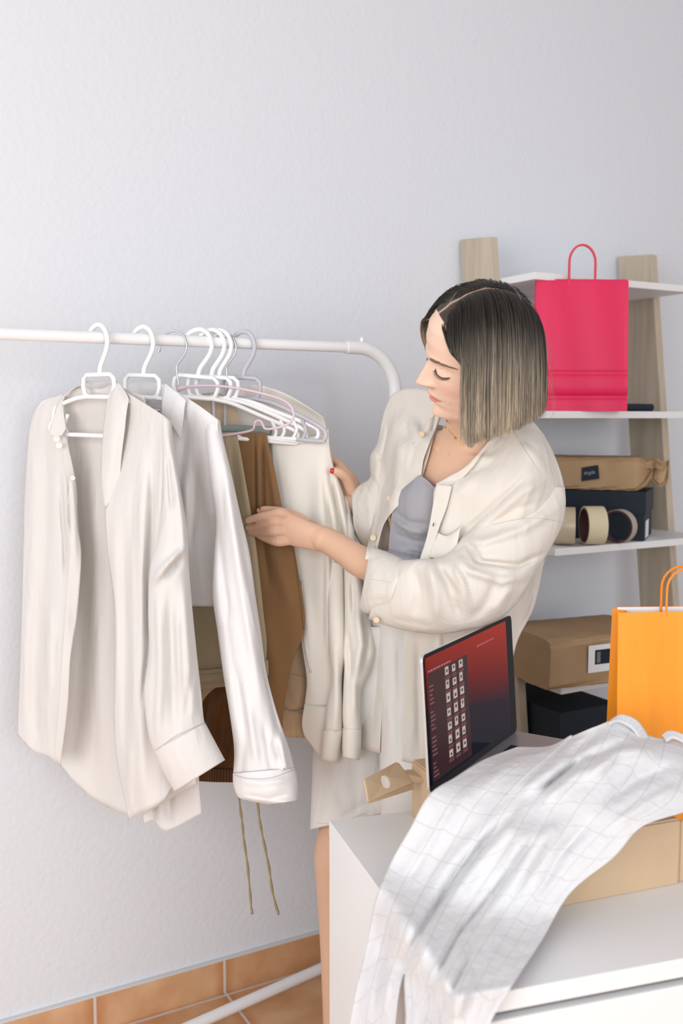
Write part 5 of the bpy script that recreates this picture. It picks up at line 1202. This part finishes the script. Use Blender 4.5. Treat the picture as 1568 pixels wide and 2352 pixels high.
# left sleeve
F3 = [([(1290, 1160), (1200, 1215), (1110, 1245), (1060, 1240)], 11, 0.0120), ([(1060, 1225), (1100, 1290), (1190, 1300), (1250, 1270)], 7, -0.0180), ([(1040, 1265), (1075, 1310), (1150, 1335), (1220, 1320)], 10, 0.0135),
      ([(1005, 1290), (1030, 1350), (1060, 1430)], 8, -0.0180), ([(985, 1290), (1000, 1360), (1005, 1430)], 10, 0.0150), ([(1025, 1320), (1050, 1370)], 5, -0.0120), ([(1150, 1310), (1120, 1380), (1080, 1430)], 10, -0.0105), ([(950, 1300), (965, 1360), (955, 1420)], 12, -0.0105),
      ([(1180, 1340), (1130, 1410)], 10, 0.0090), ([(1040, 1290), (1062, 1340), (1075, 1400)], 6, 0.0150), ([(900, 1420), (1000, 1440)], 8, -0.0045), ([(1062, 1222), (1040, 1262)], 7, 0.0210), ([(1090, 1200), (1065, 1225)], 5, -0.0150)]
LSL = P(sleeve('left_sleeve', [
    (1130, 1110, 1296, 1118, 1.765, .03), (1100, 1175, 1298, 1160, 1.765, .055), (1068, 1222, 1290, 1205, 1.765, .068), (1045, 1255, 1262, 1262, 1.76, .074), (1020, 1276, 1232, 1312, 1.755, .076), (995, 1284, 1200, 1368, 1.75, .076),
    (972, 1284, 1155, 1415, 1.75, .074), (950, 1286, 1090, 1442, 1.76, .072), (930, 1287, 1010, 1456, 1.78, .068), (912, 1288, 935, 1448, 1.80, .064), (895, 1285, 880, 1434, 1.825, .058), (880, 1282, 846, 1421, 1.845, .052)], F_linen, nr=9, nc=84, fl=F3), PR)
LCF = P(sleeve('rolled_cuff', [(922, 1290, 892, 1400, 1.825, .055), (927, 1286, 889, 1405, 1.818, .073), (905, 1275, 868, 1409, 1.833, .072), (880, 1266, 842, 1408, 1.851, .067), (853, 1257, 826, 1397, 1.87, .056), (856, 1266, 831, 1390, 1.873, .050)], F_linen, nr=6, nc=60,
         fl=[([(835, 1340), (890, 1335)], 4, -.003), ([(830, 1380), (885, 1375)], 4, -.003), ([(860, 1270), (850, 1400)], 10, .003)], solid=.002), PR)
M_lt = mat('linen_thread', (.60, .545, .47), .9)
seam_on([LSL, LFP], [(1128, 1206), (1170, 1196), (1210, 1190), (1250, 1192), (1290, 1199)], PR, M_lt, .0006, 'armhole_seam')
seam_on([LFP], [(1172, 978), (1196, 1018), (1220, 1056), (1236, 1084)], PR, M_lt, .0005, 'yoke_seam')
seam_on([LSL], [(1150, 1398), (1120, 1412), (1085, 1432), (1062, 1444)], PR, M_lt, .0005, 'sleeve_seam')
seam_on([LCF], [(832, 1335), (850, 1331), (872, 1333), (898, 1338)], PR, M_lt, .0005, 'cuff_fold')
seam_on([LCF], [(830, 1377), (850, 1376), (870, 1374), (892, 1370)], PR, M_lt, .0005, 'cuff_fold')
seam_on([RFP], [(915, 1010), (905, 1060), (890, 1110), (880, 1150)], PR, M_lt, .0005, 'placket_seam')
# breast pocket
P(cloth('breast_pocket', [[(1003, 1222, 1.772), (1025, 1230, 1.758), (1048, 1216, 1.742), (1058, 1204, 1.735)], [(995, 1250, 1.775), (1015, 1262, 1.762), (1035, 1262, 1.75), (1050, 1250, 1.745)], [(985, 1280, 1.785), (1005, 1284, 1.775), (1030, 1286, 1.76), (1045, 1278, 1.752)]], F_linen, nr=7, nc=8, fl=[([(1025, 1228), (1055, 1206)], 4, -.01)], dz=-.004, front_of=bvh_t, margin=.014), PR)
# right sleeve
F4 = [([(866, 1040), (890, 1075), (905, 1090)], 5, -.008), ([(850, 1085), (880, 1110), (900, 1140)], 8, .008), ([(870, 1090), (892, 1130)], 5, -.007), ([(880, 960), (872, 1040)], 10, .004)]
P(sleeve('right_sleeve', [
    (893, 925, 935, 925, 2.02, .03), (878, 975, 930, 970, 2.03, .045), (866, 1020, 915, 1025, 2.04, .05), (852, 1045, 908, 1060, 2.045, .052), (850, 1072, 905, 1095, 2.045, .052), (852, 1092, 902, 1130, 2.045, .052), (848, 1100, 895, 1190, 2.04, .05), (842, 1108, 885, 1250, 2.04, .05)], F_linen, nr=8, nc=60, fl=F4, front_of=bvh_t), PR)
P(sleeve('rolled_cuff', [(866, 1098, 880, 1262, 2.04, .050), (846, 1104, 862, 1274, 2.045, .054), (826, 1115, 838, 1262, 2.06, .052), (808, 1128, 815, 1225, 2.075, .045), (812, 1134, 818, 1220, 2.08, .040)], F_linen, nr=6, nc=48, fl=[([(815, 1200), (840, 1180), (862, 1190)], 5, -.006), ([(845, 1120), (855, 1250)], 7, .004)], solid=.002), PR)
# tails
P(cloth('shirt_tail', [[(846, 1400, 1.985), (862, 1405, 1.97), (885, 1410, 1.955)], [(845, 1500, 1.99), (862, 1500, 1.98), (882, 1500, 1.965)], [(838, 1600, 2.0), (858, 1600, 1.99), (878, 1600, 1.975)], [(828, 1720, 2.01), (850, 1725, 2.0), (872, 1730, 1.985)]], F_linen, nr=8, nc=8, dz=.025, fl=[([(862, 1420), (856, 1700)], 8, -.012)]), PR)
for px, py in ((968, 997), (959, 1075), (895, 1145), (857, 1235)):
    n_ = (Fx * .6 - FW).normalized(); disc_button(px, py, {968: 1.835, 959: 1.842, 895: 1.895, 857: 1.925}[px] - .008, M_hornb, PR, .0058, n_)
disc_button(864, 1424, 1.79, M_hornb, PR, .0055)
P(MB().tube([W(996, 1201, 1.757), W(994, 1209, 1.758)], .0009, 6).build('buttonhole', M_ink), PR)
# shorts
F5 = [([(770, 1720), (760, 1880)], 14, .006), ([(810, 1700), (820, 1880)], 12, -.006), ([(900, 1450), (897, 1760)], 8, .006), ([(730, 1740), (800, 1860)], 14, -.006), ([(850, 1840), (780, 1880)], 10, -.005)]
sh_l = P(sleeve('shorts', [
    (800, 1440, 960, 1440, 2.05, .06), (770, 1540, 950, 1540, 2.08, .07), (735, 1640, 925, 1640, 2.10, .075), (722, 1700, 905, 1700, 2.115, .078), (718, 1780, 893, 1770, 2.12, .078), (715, 1850, 882, 1830, 2.12, .077), (713, 1905, 874, 1870, 2.12, .075)], F_short, nr=9, nc=64, fl=F5, solid=.002, front_of=bvh_t), PR)
P(sleeve('shorts_leg', [(868, 1425, 1010, 1425, 2.01, .06), (869, 1540, 1030, 1540, 2.02, .07), (872, 1650, 1050, 1650, 2.03, .075), (872, 1770, 1090, 1770, 2.04, .085), (875, 1880, 1100, 1880, 2.06, .085)], F_short, nr=9, nc=48, fl=[([(897, 1440), (900, 1760)], 12, .006), ([(918, 1440), (920, 1760)], 5, -.006)], solid=.002, front_of=bvh_t), PR)
seam_on([sh_l], [(720, 1888), (745, 1891), (790, 1884), (840, 1868)], PR, M_seam, .0005, 'hem_stitch')
# necklace
M_gold = mat('gold', (.75, .48, .18), .25, metal=1)
nk = [(1035, 955), (1030, 972), (1030, 986), (1037, 996), (1048, 1005), (1060, 1012), (1074, 1016), (1088, 1016), (1105, 1010), (1124, 1001), (1145, 987)]
ch = [skin_pt(x, y, .0012) for x, y in nk]
neck = P(MB().tube(cr(ch, 4), .00045, 6).build('necklace', M_gold), PR)
def star(px, py, r=.0036, rot=0):
    c = skin_pt(px, py, .0032); n = (CAM - c).normalized(); u = n.orthogonal().normalized(); v = n.cross(u); u, v = RT, UP
    vs = []; 
    for k in range(10): a = pi * k / 5 + rot; rr_ = r if k % 2 == 0 else r * .42; vs.append(c + u * sin(a) * rr_ + v * cos(a) * rr_)
    o = mesh_obj('star_pendant', vs, [tuple(range(10))[::-1]], M_gold, smooth=False, solid=.0006); P(o, neck)
for k, (px, py) in enumerate(((1027, 967), (1023, 981), (1045, 1006), (1061, 1019), (1082, 1021))): star(px, py, rot=k * .5)
# thin line tattoo on the forearm
tt = [skin_pt(x, y, .0004) for x, y in ((758, 1290), (762, 1287), (765, 1293), (769, 1289), (772, 1294))]
P(MB().tube(tt, .00035, 5).build('tattoo_line', mat('tattoo_ink', (.25, .18, .15), .8)), PR)
# ================================================================ checked trousers draped over the box and the cabinet
M_check = bpy.data.materials.new('checked_fabric'); M_check.use_nodes = True; nt = M_check.node_tree; N = nt.nodes; L = nt.links; b = N['Principled BSDF']
b.inputs['Roughness'].default_value = .92; b.inputs['Sheen Weight'].default_value = .25; b.inputs['Specular IOR Level'].default_value = .1
uvn = N.new('ShaderNodeUVMap'); sx = N.new('ShaderNodeSeparateXYZ'); L.new(uvn.outputs[0], sx.inputs[0])
def lines(out, per, wd_):
    q = N.new('ShaderNodeMath'); q.operation = 'PINGPONG'; q.inputs[1].default_value = per / 2; L.new(out, q.inputs[0])
    l = N.new('ShaderNodeMapRange'); l.inputs[1].default_value = wd_; l.inputs[2].default_value = wd_ * 2.2; l.inputs[3].default_value = 1; l.inputs[4].default_value = 0; L.new(q.outputs[0], l.inputs[0]); return l.outputs[0]
mx = N.new('ShaderNodeMath'); mx.operation = 'MAXIMUM'; L.new(lines(sx.outputs[0], .030, .0008), mx.inputs[0]); L.new(lines(sx.outputs[1], .042, .0008), mx.inputs[1])
mm = N.new('ShaderNodeMix'); mm.data_type = 'RGBA'; mm.inputs[6].default_value = (.66, .66, .675, 1); mm.inputs[7].default_value = (.585, .58, .58, 1)
L.new(mx.outputs[0], mm.inputs[0]); L.new(mm.outputs[2], b.inputs['Base Color'])
tc = N.new('ShaderNodeTexCoord'); n1 = N.new('ShaderNodeTexNoise'); n1.inputs['Scale'].default_value = 30; n1.inputs['Detail'].default_value = 4; L.new(tc.outputs['Object'], n1.inputs[0])
b1 = N.new('ShaderNodeBump'); b1.inputs['Strength'].default_value = .5; b1.inputs['Distance'].default_value = .01; L.new(n1.outputs[0], b1.inputs['Height']); L.new(b1.outputs[0], b.inputs['Normal'])

bpy.context.view_layer.update(); dgp = bpy.context.evaluated_depsgraph_get()
sv, sf = [], []
for r in (dk, bxr, lt):
    for o in r.children:
        if o.name.startswith(('screen', 'lid', 'icon', 'menu', 'status', 'thumb')): continue
        n0 = len(sv); mw = o.matrix_world; sv += [mw @ v.co for v in o.data.vertices]; sf += [tuple(i + n0 for i in p.vertices) for p in o.data.polygons]
sbvh = BVHTree.FromPolygons(sv, sf)
def drape(name, rows, parent, nr, nc, fl, m, iters=30, margin=.020, solid=.002, split=None):
    g = resample(rows, nr, nc); R = len(g); Cn = len(g[0])
    X = [[g[i][j].x for j in range(Cn)] for i in range(R)]; Y = [[g[i][j].y for j in range(Cn)] for i in range(R)]; D_ = [[g[i][j].z for j in range(Cn)] for i in range(R)]
    H = [[(hit(sbvh, X[i][j], Y[i][j]) or 9) - margin for j in range(Cn)] for i in range(R)]
    for it in range(2):
        H = [[min(H[a][b_] for a in (max(i - 1, 0), i, min(i + 1, R - 1)) for b_ in (max(j - 1, 0), j, min(j + 1, Cn - 1))) for j in range(Cn)] for i in range(R)]
    for it in range(iters):
        D2 = [[min(D_[i][j], H[i][j]) for j in range(Cn)] for i in range(R)]
        D_ = [[(D2[max(i - 1, 0)][j] + D2[min(i + 1, R - 1)][j] + D2[i][max(j - 1, 0)] + D2[i][min(j + 1, Cn - 1)] + 2 * D2[i][j]) / 6 for j in range(Cn)] for i in range(R)]
    vs = []
    for i in range(R):
        for j in range(Cn):
            vs.append(W(X[i][j], Y[i][j], min(D_[i][j] - folds(X[i][j], Y[i][j], fl), H[i][j] + margin * .7)))
    fs = [(i * Cn + j, i * Cn + j + 1, (i + 1) * Cn + j + 1, (i + 1) * Cn + j) for i in range(R - 1) for j in range(Cn - 1)
          if not (split and i >= split[2] * nr and split[0] * nc <= j < split[1] * nc)]
    o = P(mesh_obj(name, vs, fs, m, None, solid=solid), parent); uv = o.data.uv_layers.new(name='UVMap')
    # arc length uv
    U = [[0] * Cn for _ in range(R)]; V = [[0] * Cn for _ in range(R)]
    for i in range(R):
        for j in range(Cn):
            if j: U[i][j] = U[i][j - 1] + .36 / Cn
            if i: V[i][j] = V[i - 1][j] + (vs[i * Cn + j] - vs[(i - 1) * Cn + j]).length
    for p in o.data.polygons:
        for li in p.loop_indices: vi = o.data.loops[li].vertex_index; uv.data[li].uv = (U[vi // Cn][vi % Cn], V[vi // Cn][vi % Cn])
    return o
tr = root('trousers', 'pale grey checked trousers draped over the brown box and the cabinet corner', 'trousers', loc=onz(1200, 1950, .9))
FT = [([(1187, 1860), (1120, 1930), (1054, 2009), (977, 2120), (921, 2232)], 10, -.020), ([(1210, 1850), (1080, 2010), (1000, 2130), (940, 2250)], 16, .012), ([(1160, 1850), (1030, 1990), (950, 2110), (900, 2230)], 16, .012),
      ([(1259, 1882), (1143, 2037), (1054, 2147), (977, 2290)], 7, -.016), ([(1280, 1890), (1165, 2045), (1075, 2155), (1000, 2300)], 12, .010), ([(1087, 2192), (1032, 2290)], 7, -.010), ([(1337, 1743), (1290, 1778), (1243, 1815)], 7, -.028), ([(1350, 1760), (1300, 1800), (1250, 1840)], 13, .016), ([(1320, 1725), (1260, 1775), (1200, 1820)], 13, .016),
      ([(1100, 1790), (1030, 1880), (960, 1980)], 14, .010), ([(1060, 1830), (1000, 1920), (930, 2040)], 8, -.008), ([(1500, 1720), (1420, 1730), (1340, 1790)], 14, .020), ([(1540, 1760), (1460, 1790), (1380, 1850)], 16, -.018), ([(1568, 1800), (1480, 1850), (1400, 1900)], 12, .010),
      ([(1380, 1680), (1330, 1720), (1290, 1750)], 12, -.012), ([(1440, 1700), (1400, 1720), (1330, 1745)], 9, -.014), ([(1220, 1730), (1150, 1770), (1090, 1830)], 14, .010), ([(1240, 1960), (1180, 2050), (1100, 2180)], 14, .008), ([(1360, 1880), (1290, 1960), (1230, 2060)], 12, -.010), ([(900, 2080), (870, 2200), (860, 2330)], 10, -.008), ([(940, 2060), (900, 2200), (880, 2330)], 9, .006),
      ([(1150, 2100), (1080, 2230), (1040, 2350)], 14, .010)]
drape('trouser_legs', [
    [(1188, 1716, 1.64), (1262, 1714, 1.60), (1310, 1690, 1.58), (1313, 1692, 1.58), (1370, 1668, 1.57), (1428, 1652, 1.57), (1490, 1690, 1.58), (1540, 1700, 1.56), (1620, 1720, 1.55)],
    [(1110, 1746, 1.60), (1190, 1745, 1.56), (1260, 1735, 1.53), (1263, 1737, 1.53), (1330, 1720, 1.52), (1400, 1715, 1.50), (1470, 1720, 1.50), (1540, 1735, 1.50), (1620, 1760, 1.50)],
    [(1045, 1786, 1.55), (1120, 1790, 1.52), (1200, 1785, 1.49), (1203, 1787, 1.49), (1280, 1780, 1.48), (1360, 1775, 1.46), (1440, 1780, 1.46), (1520, 1795, 1.45), (1620, 1810, 1.45)],
    [(985, 1826, 1.50), (1060, 1850, 1.48), (1135, 1858, 1.46), (1138, 1860, 1.46), (1215, 1855, 1.44), (1300, 1845, 1.43), (1390, 1845, 1.42), (1480, 1850, 1.42), (1590, 1856, 1.42)],
    [(940, 1905, 1.49), (1010, 1935, 1.46), (1085, 1945, 1.44), (1088, 1947, 1.44), (1165, 1945, 1.42), (1250, 1930, 1.41), (1330, 1915, 1.40), (1405, 1905, 1.40), (1475, 1898, 1.40)],
    [(895, 1985, 1.50), (960, 2015, 1.45), (1030, 2030, 1.42), (1033, 2032, 1.42), (1105, 2035, 1.40), (1185, 2020, 1.39), (1260, 2000, 1.38), (1330, 1985, 1.38), (1410, 1968, 1.385)],
    [(862, 2068, 1.49), (920, 2095, 1.44), (985, 2115, 1.40), (988, 2117, 1.4), (1050, 2120, 1.38), (1125, 2110, 1.36), (1195, 2090, 1.36), (1260, 2070, 1.36), (1310, 2050, 1.37)],
    [(846, 2150, 1.46), (895, 2180, 1.41), (950, 2190, 1.37), (953, 2192, 1.37), (1010, 2195, 1.34), (1075, 2190, 1.32), (1140, 2180, 1.32), (1200, 2165, 1.33), (1246, 2155, 1.34)],
    [(832, 2215, 1.44), (880, 2230, 1.39), (928, 2236, 1.34), (931, 2238, 1.34), (980, 2250, 1.30), (1040, 2255, 1.27), (1100, 2250, 1.27), (1150, 2240, 1.28), (1198, 2228, 1.29)],
    [(818, 2270, 1.42), (868, 2278, 1.37), (916, 2282, 1.33), (930, 2290, 1.31), (985, 2300, 1.27), (1035, 2305, 1.23), (1080, 2300, 1.215), (1125, 2290, 1.21), (1165, 2282, 1.22)],
    [(806, 2330, 1.41), (860, 2338, 1.36), (909, 2342, 1.32), (932, 2350, 1.29), (975, 2360, 1.25), (1020, 2365, 1.20), (1060, 2365, 1.185), (1095, 2360, 1.185), (1125, 2352, 1.19)],
    [(790, 2420, 1.40), (850, 2428, 1.35), (900, 2430, 1.31), (922, 2440, 1.27), (965, 2450, 1.23), (1010, 2460, 1.18), (1050, 2460, 1.17), (1080, 2450, 1.17), (1105, 2440, 1.18)],
    [(775, 2520, 1.39), (840, 2528, 1.34), (890, 2530, 1.30), (914, 2540, 1.26), (955, 2550, 1.22), (1000, 2560, 1.17), (1040, 2560, 1.16), (1070, 2550, 1.16), (1095, 2540, 1.17)]], tr, 11, 11, FT, M_check, split=(2, 3, 8))
# waistband edges at the top
drape('waistband', [[(1404, 1655, 1.555), (1428, 1643, 1.56), (1460, 1655, 1.56), (1482, 1685, 1.56), (1490, 1705, 1.555)], [(1398, 1664, 1.54), (1420, 1658, 1.545), (1448, 1672, 1.545), (1464, 1692, 1.545), (1466, 1712, 1.54)]], tr, 8, 10, [], M_check, solid=.005, iters=2)
drape('waistband', [[(1520, 1690, 1.55), (1540, 1680, 1.55), (1580, 1692, 1.54), (1620, 1705, 1.54)], [(1530, 1704, 1.535), (1548, 1696, 1.535), (1580, 1712, 1.53), (1620, 1725, 1.53)]], tr, 8, 10, [], M_check, solid=.005, iters=2)
